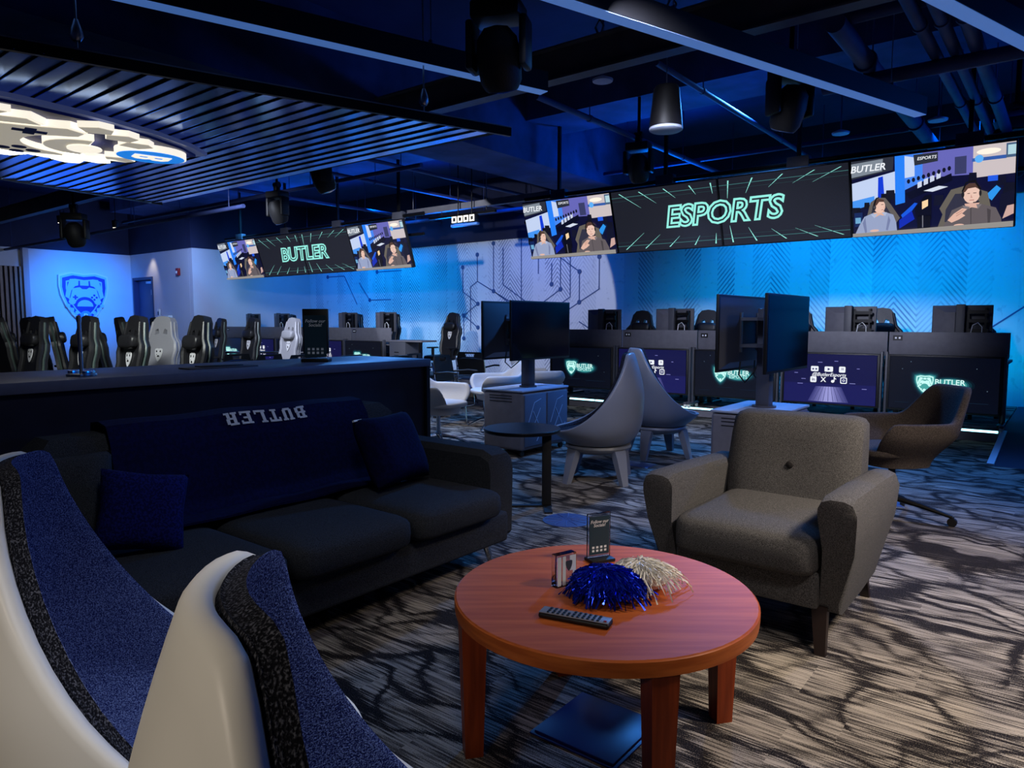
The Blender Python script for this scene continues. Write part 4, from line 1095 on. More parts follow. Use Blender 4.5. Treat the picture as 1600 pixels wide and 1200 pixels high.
# pom-poms
def pompom(name, label, c, rx, ry, h, n, m, sweep, wid, seed, lift=0, out=(0, 360)):
    rnd = random.Random(seed); b = MB()
    for i in range(n):
        a = R(rnd.uniform(*out)); rr = rnd.uniform(.18, 1.0)**.7; L = rnd.uniform(.85, 1.12)
        ca, sa = math.cos(a), math.sin(a); pts = []
        st = rnd.uniform(0, .35)*rr; jx, jy, jz = rnd.uniform(-.2, .2), rnd.uniform(-.2, .2), rnd.uniform(.82, 1.05)
        for k in range(6):
            u = st+(rr*L-st)*k/5
            z = h*jz*math.sqrt(max(0, 1-min(1, u)**2.2))*(.55+.45*math.sqrt(rr))
            z = max(z, .003+.004*rnd.random())
            wob = .013*(k/5)
            pts.append(Vector((c[0]+rx*(u*ca)+sweep[0]*u*rx+jx*.01+rnd.uniform(-wob, wob), c[1]+ry*(u*sa)+sweep[1]*u*ry+jy*.01+rnd.uniform(-wob, wob), z+rnd.uniform(-.002, .003)*(k < 5))))
        tw = rnd.uniform(0, PI)
        rings = []
        for k in range(6):
            d = (pts[min(k+1, 5)]-pts[max(k-1, 0)]).normalized(); s = d.cross(Vector((0, 0, 1)))
            if s.length < 1e-4: s = Vector((1, 0, 0))
            s.normalize(); up = s.cross(d); q = tw+k*rnd.uniform(.5, 1.5)
            w = (s*math.cos(q)+up*math.sin(q))*wid
            a0, a1 = pts[k]-w, pts[k]+w
            a0.z = max(a0.z, .001); a1.z = max(a1.z, .001)
            rings.append((b.bm.verts.new(a0), b.bm.verts.new(a1)))
        for p, q in zip(rings, rings[1:]): b.bm.faces.new((p[0], p[1], q[1], q[0]))
    # knot the strands spring from
    t = thing(name, label, 'pom-pom', (0, 0, TZ))
    b.build('strands', m, t, 0, recalc=False)
    b = MB(); b.puff((c[0], c[1], h*.36), (rx*.72, ry*.72, h*.35), .9, .9, 18, 10); b.build('core', m, t)
    return t
ex = Vector((CA, SA))
pompom('pom_pom', 'blue metallic foil pom-pom lying on the round coffee table', (-1.08, 1.815), .128, .128, .086, 1900, M_foil, (.12*CA, .12*SA), .0030, 3)
pompom('pom_pom', 'white streamer pom-pom lying on the coffee table behind the blue one', (-1.035, 1.955), .13, .12, .085, 420, M_strand_w, (.28, -.05), .0022, 5)

# remote control
t = thing('remote_control', 'grey and black remote control lying on the round coffee table', 'remote', (-1.045, 1.607, TZ), R(14))
bx('body', M_black, -.103, .103, -.024, .024, 0, .016, t, .007, 3)
bx('faceplate', mat('silver_grey_face', (122, 122, 130), .4), -.101, .101, -.0225, .0225, .016, .0185, t, .002)
for i in range(11):
    for j in range(3 if i not in (4,) else 2):
        x = -.075+.0145*i; y = -.0135+.0135*j
        b = MB(); b.box(x-.0035, x+.0035, y-.005, y+.005, .0185, .021, .001); b.build('button', M_black, t)
b = MB(); b.lathe([(.004, .0185), (.004, .021)], 10, XF((.090, -.012, 0))); q = b.build('power_button', M_red, t); q['label'] = 'red power button'

# acrylic sign on the table
t = thing('table_sign', 'clear acrylic sign holder with teal card at the back of the coffee table', 'sign', (-1.262, 2.085, TZ), R(62))
b = MB(); b.box(-.046, .046, -.04, .02, 0, .012, .003); b.build('foot', M_black, t)
b = MB(); b.box(-.046, .046, -.004, .004, .012, .168, .002); b.build('acrylic_sheet', M_acrylic, t, 0)
n0 = len(t.children); print_art(t, .080, .135, -.0045, False)
for ch in t.children:
    if ch.name.startswith(('card', 'lettering')): ch.location.z = .022
# small clear block
t = thing('acrylic_block', 'small clear acrylic block with white print left of the blue pom-pom', 'award', (-1.222, 1.812, TZ), R(72))
b = MB(); b.box(-.040, .040, -.014, .014, 0, .105, .003); b.build('block', M_acrylic, t, 0)
b = MB(); b.box(-.036, -.022, -.0150, -.0142, .006, .098); b.box(-.016, -.004, -.0150, -.0142, .006, .098); b.box(.012, .036, -.0150, -.0142, .05, .098); b.box(.024, .036, -.0150, -.0142, .006, .05); b.build('white_print', M_print_w, t, 0)
b = MB(); b.prism([(x*.013+.008, y*.015+.068) for x, y in shield_outline(1)], .0151, .0156, XF(rot=(PI/2, 0, 0))); b.build('emblem', M_darkgrey, t, 0)

# floor boxes
def floor_box(x, y, w, d, rz, lab):
    t = thing('floor_box', lab, 'floor box', (x, y, 0), rz, 'floor power boxes')
    b = MB(); b.box(-w/2, w/2, -d/2, d/2, 0, .006, .002); b.build('frame', M_alu, t); b = MB(); b.box(-w/2+.012, w/2-.012, -d/2+.012, d/2-.012, .006, .012, .002); b.build('lid', M_fbox, t)
    return t
t = floor_box(-1.13, 1.87, .31, .31, 0, 'square navy floor pad under the round coffee table')
M_pad = mat('navy_pad', (14, 20, 84), .4)
for ch in t.children: ch.data.materials[0] = M_pad
t['category'] = 'floor pad'; del t['group']; t.name = 'floor_pad'
floor_box(-3.05, 5.70, .30, .22, 0, 'square metal floor box between the legs of the grey egg chairs')
floor_box(-1.02, 5.58, .26, .26, R(20), 'square metal floor box under the taupe office chair')
t = thing('floor_outlet', 'round ribbed floor outlet cover beside the black side table foot', 'floor box', (-2.54, 3.80, 0))
b = MB(); b.lathe([(.16, 0), (.16, .004), (.15, .008), (.02, .009)], 32); b.build('disc', M_pipe, t)
b = MB()
for k in range(12): b.box(.03, .145, -.003, .003, .008, .011, M=XF(rot=(0, 0, k*PI/6)))
b.build('ribs', M_fbox, t, 0)

# =================================================================== SIDE TABLE
x, y = far(816, 4.92)
t = thing('side_table', 'round black side table on one offset leg beside the grey egg chair', 'side table', (x, y, 0), A)
b = MB(); b.lathe([(.02, .535), (.262, .535), (.268, .542), (.268, .556), (.264, .56), (.02, .56)], 48); b.build('tabletop', M_black_s, t, 30)
b = MB(); b.box(.14, .205, -.02, .02, .012, .53, .004); b.build('leg', M_black, t)
b = MB(); b.box(-.02, .19, -.03, .03, .525, .535); b.build('bracket', M_black, t)
b = MB(); b.box(-.17, .21, -.022, .022, 0, .012); b.box(.15, .205, -.2, .16, 0, .012); b.build('foot', M_black, t)

# =================================================================== EGG LOUNGE CHAIRS
def smooth(a, b_, x): x = max(0, min(1, (x-a)/(b_-a))); return x*x*(3-2*x)
def egg_chair(label, group, shell_m, liner_m, edge_m):
    t = thing('egg_chair', label, 'lounge chair', (0, 0, 0), 0, group)
    N = 72
    def rim(th):
        w = ((1-math.cos(th))/2)**2.127
        c = .87; w = w if w < c-.06 else c-.06+.06*math.tanh((w-c+.06)/.06)
        return .425+.627*w/c
    def Rad(z, th):
        r = .255+.125*(1-math.exp(-(z-.31)/.085))
        fwd = max(0, math.cos(th)); r += .035*fwd*smooth(.33, .43, z)
        bk = max(0, -math.cos(th)); r -= .018*bk; r -= .111*max(0, (z-.68)/.44)**1.6 if z > .68 else 0
        side = 1-abs(math.cos(th)); r -= .06*side*smooth(.36, .9, z)
        return r*1.029
    def P(z, th, off=0):
        r = Rad(z, th)-off; return (r*math.cos(th), r*math.sin(th), z)
    ths = [2*PI*i/N for i in range(N)]
    M_ = 22; b = MB(); rings = []
    rings.append([(.02*math.cos(a), .02*math.sin(a), .305) for a in ths]); rings.append([(.22*math.cos(a), .22*math.sin(a), .305) for a in ths])
    for k in range(M_+1):
        s = k/M_; rings.append([P(.31+(rim(a)-.012-.31)*s, a) for a in ths])
    for off, dz in ((.004, -.004), (.014, .0), (.026, -.003), (.032, -.012), (.034, -.05)):
        rings.append([P(rim(a)+dz, a, off) for a in ths])
    b.loft(rings, False); b.build('shell', shell_m, t, 60)
    # dark side wall of the cushion standing proud of the rim, then the padded liner itself
    nv = Vector((.50, 0, .86))
    def upper(a): return .25+.75*smooth(50, 120, abs(math.degrees(math.atan2(math.sin(a), math.cos(a)))))
    def W0(a): return Vector(P(rim(a)-.035, a, .030))
    def W1(a): return Vector(P(rim(a)-.010, a, .038))+nv*.004*upper(a)
    def W2(a): return Vector(P(rim(a)-.012, a, .034+.018*upper(a)))+nv*.016*upper(a)
    b = MB(); b.loft([[W0(a) for a in ths], [Vector(P(rim(a)-.004, a, .034)) for a in ths], [W1(a) for a in ths], [W2(a) for a in ths]], False)
    b.build('upholstery_edge', edge_m, t, 60)
    b = MB(); rings = []
    seat = .405
    def Q(a, s):
        w2 = W2(a); zr = rim(a)-.012; zz = zr+(seat-zr)*min(1, s/.72)
        if s <= .72:
            off = .034+.018*upper(a)+.018*math.sin(PI*s/.72)+.04*smooth(.5, .72, s)
            q = Vector(P(max(zz, .36), a, off)); k = smooth(0, .10, s)
            q += nv*.030*upper(a)*(1-smooth(.05, .72, s))
            return tuple(w2*(1-k)+q*k)
        k = (s-.72)/.28; r = (Rad(seat, a)-.110)*(1-k)+.004
        return (r*math.cos(a), r*math.sin(a), seat+.012*k)
    for k in range(34): rings.append([Q(a, k/33) for a in ths])
    b.loft(rings, False); b.build('padded_liner', liner_m, t, 60)
    b = MB(); b.lathe([(.02, .225), (.20, .235), (.26, .265), (.272, .285), (.265, .303), (.02, .303)], 48); b.build('base_ring', shell_m, t)
    for k in range(4):
        a = PI/4+k*PI/2; Mx = XF(rot=(0, 0, a)); b = MB()
        b.loft([[(.225, -.055, .27), (.275, -.055, .275), (.275, .055, .275), (.225, .055, .27)], [(.235, -.05, .21), (.295, -.048, .21), (.295, .048, .21), (.235, .05, .21)],
                [(.30, -.028, 0), (.345, -.028, 0), (.345, .028, 0), (.30, .028, 0)]], True, True, Mx)
        b.build('leg', shell_m, t, 30)
    return t
def face_dir(phi):  # direction given right/ahead of the viewpoint -> room yaw
    return phi+A
white_egg = egg_chair('white egg chair with blue boucle liner at far left, behind the other one', None, M_white, M_blue_uph, M_edge_uph)
def put_egg(o, X, Y, phi):
    x, y = rm(X, Y); o.location = (x, y, 0); o.rotation_euler = (0, 0, face_dir(phi))
put_egg(white_egg, -.69, 1.357, R(22.9))
o = dup(white_egg, (0, 0, 0), 0, 'white egg chair with blue boucle liner nearest the viewer at bottom left'); put_egg(o, -.037, .734, R(18.6))
for o_ in (white_egg, o): o_['group'] = 'white egg chairs in the foreground'
M_liner_d = fabric_mat('black_liner', (16, 17, 26), (40, 42, 54), 120)
grey_egg = egg_chair('grey egg chair turned left beside the black side table', 'grey egg chairs', M_grey_shell, M_liner_d, M_liner_d)
x, y = far(936, 5.80); grey_egg.location = (x, y, 0); grey_egg.rotation_euler = (0, 0, face_dir(R(168)))
x, y = far(1030, 6.85); dup(grey_egg, (x, y, 0), face_dir(R(10)), 'grey egg chair turned right, behind the other grey egg chair')

# =================================================================== DISPLAY STANDS ON CABINETS
def make_stand():
    t = thing('display_stand', '', 'display stand', (0, 0, 0), 0, 'display stands on cabinets')
    b = MB(); b.box(-.245, .245, -.39, .39, .06, .625, .03, 3); cb = b.build('cabinet', M_charcoal, t)
    bx('cabinet_top', mat('pale_blue_top', (150, 160, 182), .4), -.25, .25, -.395, .395, .625, .645, t, .008)
    for s in (-1, 1):
        b = MB(); b.box(.245, .256, .012 if s > 0 else -.36, .36 if s > 0 else -.012, .10, .60, .003); dr = b.build('door', mat('slate_door_face', (74, 92, 118), .45), t)
        b = MB(); y0 = .19*s
        for (ya, za, yb, zb) in ((-.13, .30, -.02, .52), (-.02, .52, .09, .55), (-.08, .22, .08, .46), (.02, .14, .13, .28), (-.04, .44, .12, .20)):
            L = math.hypot(yb-ya, zb-za)
            b.box(0, L, -.002, .002, -.003, .003, M=XF((.257, y0+ya, za), (math.atan2(zb-za, yb-ya), 0, 0)) @ XF(rot=(0, 0, PI/2)))
        b.build('line_pattern', mat('pale_lines', (140, 170, 205), .5), dr, 0)
    b = MB()
    for z in (.56, .53, .585): b.box(-.16, .12, -.3925, -.389, z, z+.006)
    b.build('vent', M_black, t)
    for sx in (-1, 1):
        for sy in (-1, 1):
            b = MB(); b.cyl((sx*.19-.012, sy*.33, .03), (sx*.19+.012, sy*.33, .03), .03); b.cyl((sx*.19, sy*.33, .03), (sx*.19, sy*.33, .07), .012); b.build('caster', M_black, t)
    b = MB(); b.box(-.03, .07, -.05, .05, .645, 1.40, .004); b.build('pole', M_darkgrey, t)
    b = MB(); b.cyl((.02, 0, .645), (.02, 0, .66), .09); b.build('pole_flange', M_darkgrey, t)
    for s, nm in ((1, 'front_display'), (-1, 'rear_display')):
        xx = .18 if s > 0 else -.17; W, z0, z1 = .49, .93, 1.50
        b = MB(); b.box(xx-.012, xx+.012, -W, W, z0, z1, .004); d = b.build(nm, M_black, t)
        b = MB(); xf = xx+s*.0125; b.box(min(xf, xf+s*.002), max(xf, xf+s*.002), -W+.012, W-.012, z0+.02, z1-.012); b.build('screen', M_screen, d)
        b = MB(); xb = xx-s*.012; b.loft([[(xb, -W+.02, z0+.02), (xb, W-.02, z0+.02), (xb, W-.02, z1-.02), (xb, -W+.02, z1-.02)], [(xb-s*.045, -W+.12, z0+.07), (xb-s*.045, W-.12, z0+.07), (xb-s*.045, W-.12, z1-.10), (xb-s*.045, -W+.12, z1-.10)]]); b.build('back_cover', M_darkgrey, d)
        b = MB(); xm = xb-s*.05
        for yy in (-.18, .18): b.box(xm-.008, xm+.008, yy-.015, yy+.015, 1.07, 1.37)
        for zz in (1.12, 1.32): b.box(min(xm, .02), max(xm, .02), -.2, .2, zz-.012, zz+.012)
        b.build('wall_bracket', M_alu if s < 0 else M_darkgrey, d)
    b = MB(); b.tube([(-.1, -.2, 1.0), (-.1, -.22, .90), (-.08, -.15, .84), (-.06, -.05, .9), (-.03, 0, .98)], .006, 6); b.tube([(-.08, .05, 1.0), (-.1, .1, .88), (-.05, .12, .82)], .005, 6); b.build('cables', M_black, t)
    return t
st = make_stand(); st.location = (-4.315, 5.70, 0); st['label'] = 'cabinet with two back to back screens on a pole behind the black side table'
dup(st, (-1.86, 5.46, 0), 0, 'cabinet with two back to back screens on a pole behind the armchair')

# =================================================================== TUB CHAIRS
def tub_chair(label, shell_m, seat_m, base_m, casters, arm_z=.67, back_z=.84, group=None):
    t = thing('tub_chair', label, 'chair', (0, 0, 0), 0, group)
    N = 64; ths = [-PI+2*PI*i/N for i in range(N)]
    def rim(a):
        d = abs(math.degrees(a))
        return .455+(arm_z-.455)*smooth(28, 66, d)+(back_z-arm_z)*smooth(118, 158, d)
    def P(z, a, off=0):
        k = smooth(.36, .60, z); rx = .20+.13*k; ry = .20+.125*k
        lean = -.10*max(0, (z-.5)/.35)*max(0, -math.cos(a))
        e = .75; c, s = math.cos(a), math.sin(a); c2, s2 = math.copysign(abs(c)**e, c), math.copysign(abs(s)**e, s)
        return ((rx-off)*c2+lean, (ry-off)*s2, z)
    b = MB(); rings = [[(.02*math.cos(a), .02*math.sin(a), .355) for a in ths], [(.17*math.cos(a), .17*math.sin(a), .355) for a in ths]]
    for k in range(13): rings.append([P(.365+(rim(a)-.015-.365)*k/12, a) for a in ths])
    for off, dz in ((.006, -.003), (.02, 0), (.034, -.004), (.042, -.02)): rings.append([P(rim(a)+dz, a, off) for a in ths])
    for k in range(1, 7): rings.append([P(rim(a)-.02+(.43-rim(a)+.02)*k/6, a, .045) for a in ths])
    rings.append([(.02*math.cos(a), .02*math.sin(a), .43) for a in ths])
    b.loft(rings, False); b.build('shell', shell_m, t, 60)
    b = MB(); b.puff((.03, 0, .46), (.25, .235, .04), .6, .6); b.build('seat', seat_m, t)
    b = MB(); b.cyl((0, 0, .10), (0, 0, .36), .022); b.cyl((0, 0, .07), (0, 0, .17), .036); b.build('column', base_m, t)
    for k in range(4):
        a = PI/4+k*PI/2; ca, sa = math.cos(a), math.sin(a); b = MB()
        b.tube([(.02*ca, .02*sa, .135), (.18*ca, .18*sa, .105), (.36*ca, .36*sa, .06 if casters else .018)], [.022, .018, .012], 8); b.build('leg', base_m, t)
        if casters:
            b = MB(); q = (.36*ca, .36*sa); b.cyl((q[0]-.012*sa, q[1]+.012*ca, .028), (q[0]+.012*sa, q[1]-.012*ca, .028), .028); b.cyl((q[0], q[1], .03), (q[0], q[1], .062), .011); b.build('caster', M_black, t)
    return t
oc = tub_chair('taupe upholstered office chair on casters right of the armchair', M_uphol_d, M_uphol_d, M_black_s, True, .665, .88)
oc.name = 'office_chair'; oc.location = (-.90, 5.22, 0); oc.rotation_euler = (0, 0, face_dir(R(184)))
wt = tub_chair('pale tub chair on a chrome star base right of the counter end', M_leather_w, M_leather_w, M_chrome, False, .66, .80, 'pale tub chairs')
x, y = far(684, 7.25); wt.location = (x, y, 0); wt.rotation_euler = (0, 0, face_dir(R(-28)))
x, y = far(772, 8.6); dup(wt, (x, y, 0), face_dir(R(200)), 'pale tub chair half hidden behind the left display cabinet')
x, y = far(846, 9.5); dup(wt, (x, y, 0), face_dir(R(20)), 'pale tub chair seen right of the pole of the left display cabinet')
x, y = far(720, 9.9)

# nesting chairs (black backs, chrome frames)
def nest_chair():
    t = thing('nesting_chair', '', 'chair', (0, 0, 0), 0, 'nesting chairs beyond the counter')
    b = MB(); g = [[(-.20-.07*i/8-.025*math.cos((j/10-.5)*PI), -.22+.44*j/10, .52+.34*i/8-.03*abs(j/5-1)**3*(i == 8)) for j in range(11)] for i in range(9)]
    # handle cut-out: leave out the top middle
    def backp():
        poly = [(-.22, 0), (.22, 0), (.235, .24), (.19, .34), (-.19, .34), (-.235, .24)]; hole = [(-.07, .27), (.07, .27), (.085, .315), (-.085, .315)]
        return poly, hole
    poly, hole = backp(); b = MB(); b.prism(poly, 0, .018, XF((-.20, 0, .52), (PI/2-R(10), 0, PI/2)), [hole]); b.build('backrest', M_leather_k, t)
    b = MB(); b.puff((.02, 0, .455), (.22, .22, .022), .5, .3); b.build('seat', mat('blue_black_seat', (44, 58, 92), .5), t)
    for s in (-1, 1):
        b = MB(); b.tube([(-.25, s*.245, .78), (-.215, s*.245, .62), (-.20, s*.245, .46), (-.26, s*.25, .02), (-.05, s*.25, .012), (.26, s*.25, .012), (.22, s*.25, .44), (-.20, s*.245, .445)], .010, 8); b.build('side_frame', M_chrome, t)
        b = MB(); b.tube([(-.21, s*.25, .64), (.0, s*.27, .66), (.14, s*.27, .65)], .013, 8); b.build('arm', M_black, t)
    b = MB(); b.tube([(-.242, -.245, .75), (-.262, -.1, .77), (-.262, .1, .77), (-.242, .245, .75)], .008, 8); b.build('back_rail', M_chrome, t)
    return t
nc = nest_chair(); first = True
spots = [(716, 9.2, -25, 'black nesting chair with chrome frame behind the pale tub chair at the counter end'), (672, 9.9, -20, 'black nesting chair almost hidden behind the right end of the counter'),
         (352, 9.9, 150, 'black nesting chair beyond the counter, leftmost of the low row'), (402, 9.8, 150, 'black nesting chair beyond the counter, second of the low row'),
         (452, 9.7, 150, 'black nesting chair beyond the counter, third of the low row just left of the sign'), (528, 9.6, 150, 'black nesting chair beyond the counter, just right of the sign'),
         (600, 9.4, 150, 'black nesting chair beyond the counter, rightmost of the low row'), (748, 10.6, 60, 'black nesting chair between the pale tub chairs')]
for u, d, ph, lab in spots:
    x, y = far(u, d)
    if first: nc.location = (x, y, 0); nc.rotation_euler = (0, 0, face_dir(R(ph))); nc['label'] = lab; first = False
    else: dup(nc, (x, y, 0), face_dir(R(ph)), lab)

# =================================================================== GAMING CHAIRS
def gaming_chair(leather, seat_m, with_pillow=True):
    t = thing('gaming_chair', '', 'gaming chair')
    half = [(.0, .0), (.20, .0), (.25, .10), (.255, .22), (.235, .36), (.262, .47), (.25, .55), (.19, .62), (.165, .72), (.15, .80), (.10, .86), (.0, .875)]
    poly = half+[(-x, z) for x, z in half[-2:0:-1]]
    holes = [[(.03, .66), (.10, .64), (.095, .70), (.05, .72)], [(-.03, .66), (-.05, .72), (-.095, .70), (-.10, .64)]]
    # art x -> local y, art y -> local z (leaning back), thickness -> local x
    Mb = XF((-.22, 0, .50), (0, R(-9), 0)) @ Matrix(((0, 0, 1, 0), (1, 0, 0, 0), (0, 1, 0, 0), (0, 0, 0, 1)))
    b = MB(); b.prism(poly, -.045, .045, Mb, holes); bk = b.build('backrest', leather, t, 30)
    for s in (-1, 1):
        b = MB(); pts = [Vector((s*x*.94, z, .045)) for x, z in half[1:-2]]
        b.tube([Mb @ p for p in pts], [.028, .034, .036, .032, .034, .03, .022, .018, .014], 8); b.build('side_bolster', leather, bk)
        b = MB(); b.tube([Mb @ Vector((s*x*.985, z, .0)) for x, z in half[1:-2]], .014, 6); b.build('side_trim', M_leather_trim if leather is M_leather_k else leather, bk)
    b = MB(); b.puff((.03, 0, .46), (.26, .26, .06), .5, .35, 24, 10); b.build('seat', seat_m, t)
    if with_pillow:
        b = MB(); b.puff((0, 0, 0), (.05, .165, .075), .6, .4, 20, 10, M=XF((-.235, 0, 1.09), (0, R(-9), 0))); b.build('lumbar_pillow', leather, t)
    b = MB(); b.prism([(x*.058, y*.07) for x, y in shield_outline(1)], 0, .008, XF((-.233, 0, .91), (0, R(-9), 0)) @ Matrix(((0, 0, 1, 0), (1, 0, 0, 0), (0, 1, 0, 0), (0, 0, 0, 1)))); em = b.build('emblem', mat('pale_emblem', (196, 196, 200), .6), t, 0)
    b = MB()
    for q in (CREST['jaw'], CREST['pad'], stud(-.5, .5, .2), stud(.5, .5, .2)): b.prism([(x*.058, y*.07) for x, y in q], .008, .010, XF((-.233, 0, .91), (0, R(-9), 0)) @ Matrix(((0, 0, 1, 0), (1, 0, 0, 0), (0, 1, 0, 0), (0, 0, 0, 1))))
    b.build('emblem_detail', M_black, em, 0)
    for s in (-1, 1):
        b = MB(); b.box(-.16, .10, s*.30-.04, s*.30+.04, .64, .67, .01); b.box(-.05, .0, s*.29-.018, s*.29+.018, .44, .64); b.build('armrest', M_black, t)
    b = MB(); b.cyl((0, 0, .08), (0, 0, .41), .028); b.build('gas_lift', M_black_s, t)
    for k in range(5):
        a = 2*PI*k/5; b = MB(); b.tube([(0, 0, .11), (.30*math.cos(a), .30*math.sin(a), .065)], [.028, .016], 8); b.cyl((.30*math.cos(a), .30*math.sin(a), 0), (.30*math.cos(a), .30*math.sin(a), .055), .026); b.build('base_leg', M_black, t)
    return t
gk = gaming_chair(M_leather_k, M_leather_k); gg = gaming_chair(M_leather_g, M_leather_g, True); gp = gaming_chair(M_leather_g, M_leather_g, False)
used = set()
def gchair(proto, x, y, z, yaw, label, group):
    o = proto if proto.name not in used else copy_tree(proto)
    used.add(proto.name)
    o.location = (x, y, z); o.rotation_euler = (0, 0, yaw); o['label'] = label; o['group'] = group
    return o
# on the platform behind the desks, facing the room
G1 = 'gaming chairs behind the platform desks'
for x, lab in ((-5.66, 'black gaming chair behind the right desks, left of the grey egg chair tips'), (-4.50, 'black gaming chair behind the right desks just left of the second screen stand'),
               (-3.1, 'black gaming chair hidden behind the second screen stand'), (-2.02, 'black gaming chair peeking right of the desk monitor beside the second screen stand'), (-.98, 'black gaming chair peeking over the rightmost desk monitor')):
    gchair(gk, x, 10.45, .12, -PI/2+.15, lab, G1)
for k, x in enumerate([-11.75, -13.0, -14.3, -15.6]):
    gchair(gk, x-.2, 10.5, .12, -PI/2-.2, '%s black gaming chair behind the far left bank of desks' % ordn[k], G1)
# side table with a chair at the right end of the far bank
gchair(gk, -9.95, 10.3, .12, -PI/2-.1, 'black gaming chair with pale crest at the right end of the far desks', G1)
t = thing('end_table', 'narrow dark table at the right end of the far left desks', 'table', (-9.95, 9.42, .12))
bx('tabletop', M_charcoal, -.36, .55, -.2, .2, .80, .83, t, .004); 
bx('cabinet', M_darkgrey, -.34, .10, -.19, .19, .02, .80, t, .006)
b = MB(); b.box(.45, .50, -.18, -.13, .0, .80); b.build('leg', M_black_s, t)
b = MB()
for k in range(5): b.box(-.2, -.08, -.194, -.19, .35+.06*k, .37+.06*k)
b.build('vent', M_black, t)
# on the floor beyond the counter
G2 = 'gaming chairs beyond the counter'
LEFT = R(205)
for u, d, pr, ph, lab in (
  (12, 8.2, gk, 236, 'black gaming chair with pale crest beyond the counter, at the left edge'),
  (88, 7.6, gk, 232, 'black gaming chair with pale crest beyond the counter, second in the near row'),
  (164, 7.3, gk, 232, 'black gaming chair with pale crest right of the chrome post, third in the near row'),
  (264, 7.1, gk, 228, 'dark gaming chair with a green tinted side, rightmost in the near row'),
  (222, 8.3, gp, -112, 'pale grey gaming chair seen between dark ones beyond the counter'),
  (48, 9.5, gk, 50, 'black gaming chair seen from behind beside the oak slat panel'),
  (86, 10.6, gk, 60, 'black gaming chair top showing just left below the crest sign'),
  (130, 9.6, gk, 30, 'black gaming chair seen from the side just under the crest sign'),
  (186, 9.3, gk, 50, 'black gaming chair seen from behind right of the crest tip'),
  (232, 10.1, gk, 40, 'black gaming chair top showing in front of the door'),
  (283, 10.9, gk, 40, 'black gaming chair top showing right of the white wall cabinet'),
  (318, 13.0, gk, 222, 'black gaming chair with crest near the corner of the far wall'),
  (368, 12.0, gk, 226, 'black gaming chair with crest in front of the far left desks'),
  (430, 11.4, gg, 226, 'grey gaming chair with crest in front of the far left desks')):
    x, y = far(u, d); gchair(pr, x, y, 0, face_dir(R(ph)), lab, G2)
for u, d, L, lab in ((382, 13.6, 1.5, 'long dark table in front of the far left desks'), (-40, 11.5, 1.1, 'dark gaming table between the two rows of chairs beyond the counter')):
    x, y = far(u, d); t = thing('gaming_table', lab, 'table', (x, y, 0), face_dir(R(0)) if u > 300 else face_dir(R(-20)))
    bx('tabletop', mat('black_table_top', (34, 38, 54), .3), -L, L, -.16, .16, .70, .73, t, .004)
    for s in (-1, 1):
        b = MB(); b.box(s*(L-.1)-.03, s*(L-.1)+.03, -.12, .12, 0, .70); b.build('leg', M_black_s, t)

# =================================================================== LIGHT
wd = bpy.data.worlds.new('world'); SC.world = wd; wd.use_nodes = True
wd.node_tree.nodes['Background'].inputs[0].default_value = (.14, .24, 1.0, 1); wd.node_tree.nodes['Background'].inputs[1].default_value = .016
def spot(name, loc, tgt, rgb, w, deg, blend=.3, rad=.06):
    l = bpy.data.lights.new(name, 'SPOT'); l.energy = w; l.color = rgb; l.spot_size = R(deg); l.spot_blend = blend; l.shadow_soft_size = rad
    o = bpy.data.objects.new(name, l); COL.objects.link(o); o.location = loc
    o.rotation_euler = (Vector(tgt)-Vector(loc)).to_track_quat('-Z', 'Y').to_euler(); return o
def area(name, loc, tgt, rgb, w, sx, sy, spread=180):
    l = bpy.data.lights.new(name, 'AREA'); l.energy = w; l.color = rgb; l.shape = 'RECTANGLE'; l.size = sx; l.size_y = sy; l.spread = R(spread)
    o = bpy.data.objects.new(name, l); COL.objects.link(o); o.location = loc
    o.rotation_euler = (Vector(tgt)-Vector(loc)).to_track_quat('-Z', 'Y').to_euler(); return o
BLUE = (.0, .15, 1.0); AZURE = (.0, .27, 1.0); CYAN = (0, .62, 1.0); WHITE = (.86, .90, 1.0); WARM = (1.0, .86, .70)
# mural wash from above and from behind the desks
for x, c, w in ((-15.4, BLUE, 150), (-13.4, AZURE, 300), (-11.6, AZURE, 200), (-8.6, BLUE, 160), (-6.2, AZURE, 260), (-3.6, AZURE, 380), (-1.2, AZURE, 330), (1.4, BLUE, 160)):
    spot('mural_wash', (x, 9.9, 3.7), (x, 12.1, 1.5), c, w*1.1, 110, 1.0, .15)
for x, c, w in ((-13.6, CYAN, 30), (-11.8, CYAN, 30), (-5.2, CYAN, 26), (-3.6, CYAN, 40), (-2.2, CYAN, 46), (-.8, CYAN, 34)):
    spot('mural_uplight', (x, 11.0, .5), (x, 12.1, 1.45), c, w*.8, 130, 1.0, .2)
# white profile spot from the moving head behind the slatted cloud
hx, hy = far(510, 8.7)
spot('profile_spot', (hx+.1, hy+.22, 2.85), (-9.75, 12.1, 1.45), WHITE, 620, 46, .03, .03)
# crest wall
spot('crest_wash', (-16.2, 6.9, 2.9), (-19.95, 7.5, 1.95), (0, .20, 1.0), 1500, 50, 1.0, .1)
spot('crest_fill', (-15.0, 7.4, 3.3), (-19.0, 8.3, 1.6), (.30, .45, 1.0), 260, 100, .8, .2)
spot('door_downlight', (-18.6, 8.45, 3.2), (-18.75, 8.74, 2.2), WARM, 22, 60, .8, .05)
spot('corner_wash', (-13.2, 8.2, 3.6), (-16.7, 10.6, 1.4), (.06, .42, 1.0), 260, 80, 1.0, .1)
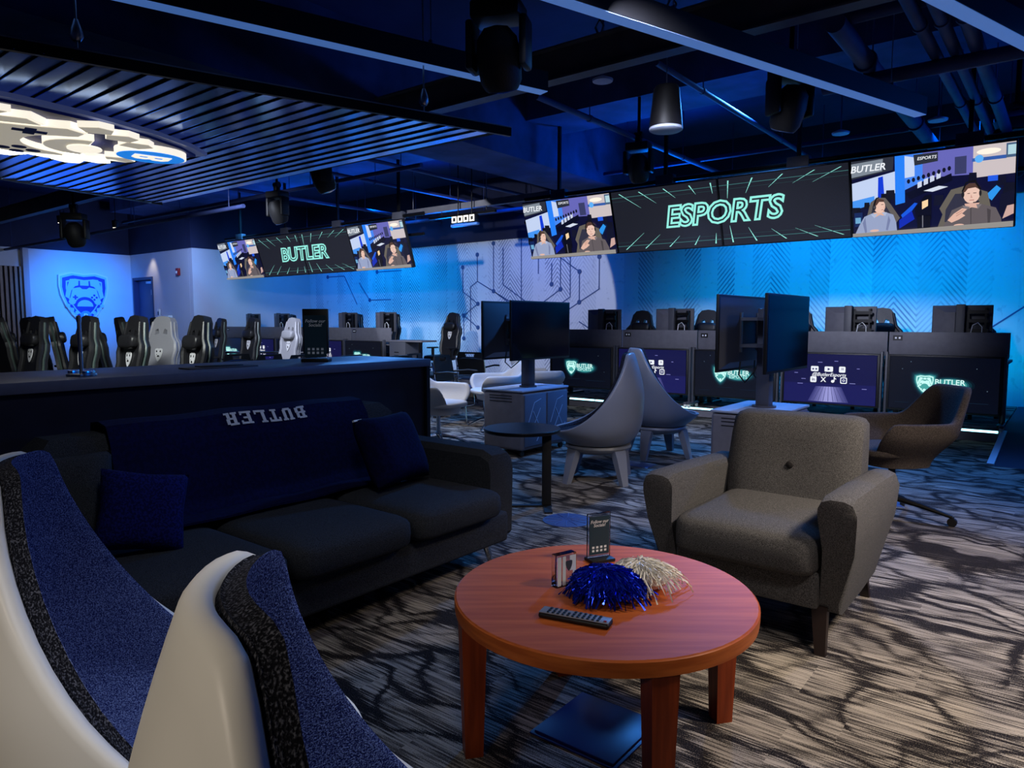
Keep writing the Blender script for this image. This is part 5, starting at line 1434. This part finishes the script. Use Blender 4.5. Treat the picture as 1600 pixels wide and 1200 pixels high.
# blue wash over the middle of the room
spot('room_wash', (-2.9, 8.0, 3.9), (-3.0, 5.8, 0), (.05, .30, 1.0), 1100, 100, 1.0, .2)
spot('room_wash', (1.2, 7.6, 3.8), (.4, 5.6, 0), (.05, .25, 1.0), 650, 90, 1.0, .2)
spot('room_wash', (-7.6, 7.0, 3.3), (-6.4, 5.4, 0), (.08, .34, 1.0), 700, 95, 1.0, .2)
for x, w in ((-13, 330), (-9.5, 330), (-4.8, 260)):
    spot('deck_wash', (x, 10.2, 2.7), (x, 8.4, 4.4), BLUE, w, 140, 1.0, .3)
# added neutral fill spots for the middle of the room and the desks
spot('neutral_fill', (-2.2, 3.7, 3.04), (-3.1, 9.2, .95), (.76, .80, 1.0), 1250, 46, .7, .3)
spot('neutral_fill', (-2.2, 3.3, 3.04), (-2.9, 5.4, .5), (.55, .64, 1.0), 170, 66, .9, .3)
spot('neutral_fill', (-8.9, 4.6, 3.04), (-11.6, 8.8, .4), (.72, .80, 1.0), 800, 75, .7, .3)
spot('tub_chair_fill', (-5.7, 4.7, 3.3), (-5.4, 6.4, .5), (.90, .92, 1.0), 330, 66, .8, .15)  # added spot brightening the pale tub chairs
spot('deck_wash', (2.4, 9.6, 2.6), (-.8, 7.0, 4.2), BLUE, 260, 110, 1.0, .3)  # added blue spot lifting the ceiling pipes at right
# white fill added under the lit crest for gaming chairs beyond the counter
area('gaming_chair_fill', (-6.2, 2.2, 2.5), (-8.4, 3.2, .9), (.94, 1.0, .96), 60, .8, .2, 130)
# white room lamps to the right of and behind the viewpoint, then added fill spots
x, y = rm(2.7, 1.5); tx, ty = rm(2.1, 2.5)
spot('room_lamp_or_fill', (x, y, 3.05), (tx, ty, 0), WARM, 760, 80, 1.0, .25)
x, y = rm(-1.15, -.7); tx, ty = rm(-.5, .85)
spot('room_lamp_or_fill', (x, y, 2.1), (tx, ty, .55), WARM, 60, 58, 1.0, .25)
x, y = rm(1.5, .4); tx, ty = rm(1.3, 3.2)
spot('room_lamp_or_fill', (x, y, 3.0), (tx, ty, .6), (1.0, .90, .84), 110, 50, 1.0, .2)
x, y = rm(.35, .75); tx, ty = rm(-.45, 1.2)
spot('room_lamp_or_fill', (x, y, 2.7), (tx, ty, .6), (.92, .92, 1.0), 110, 34, 1.0, .15)  # fill added for the blue liners of the near egg chairs
x, y = rm(3.7, 2.4); tx, ty = rm(2.5, 4.6)
spot('room_lamp_or_fill', (x, y, 3.05), (tx, ty, .6), WARM, 190, 50, 1.0, .2)  # fill added for the office chair
x, y = rm(-.1, 1.3); tx, ty = rm(-.7, 3.2)
spot('room_lamp_or_fill', (x, y, 3.05), (tx, ty, .5), (.86, .92, 1.0), 62, 84, 1.0, .3)  # weak fill added to lift the sofa
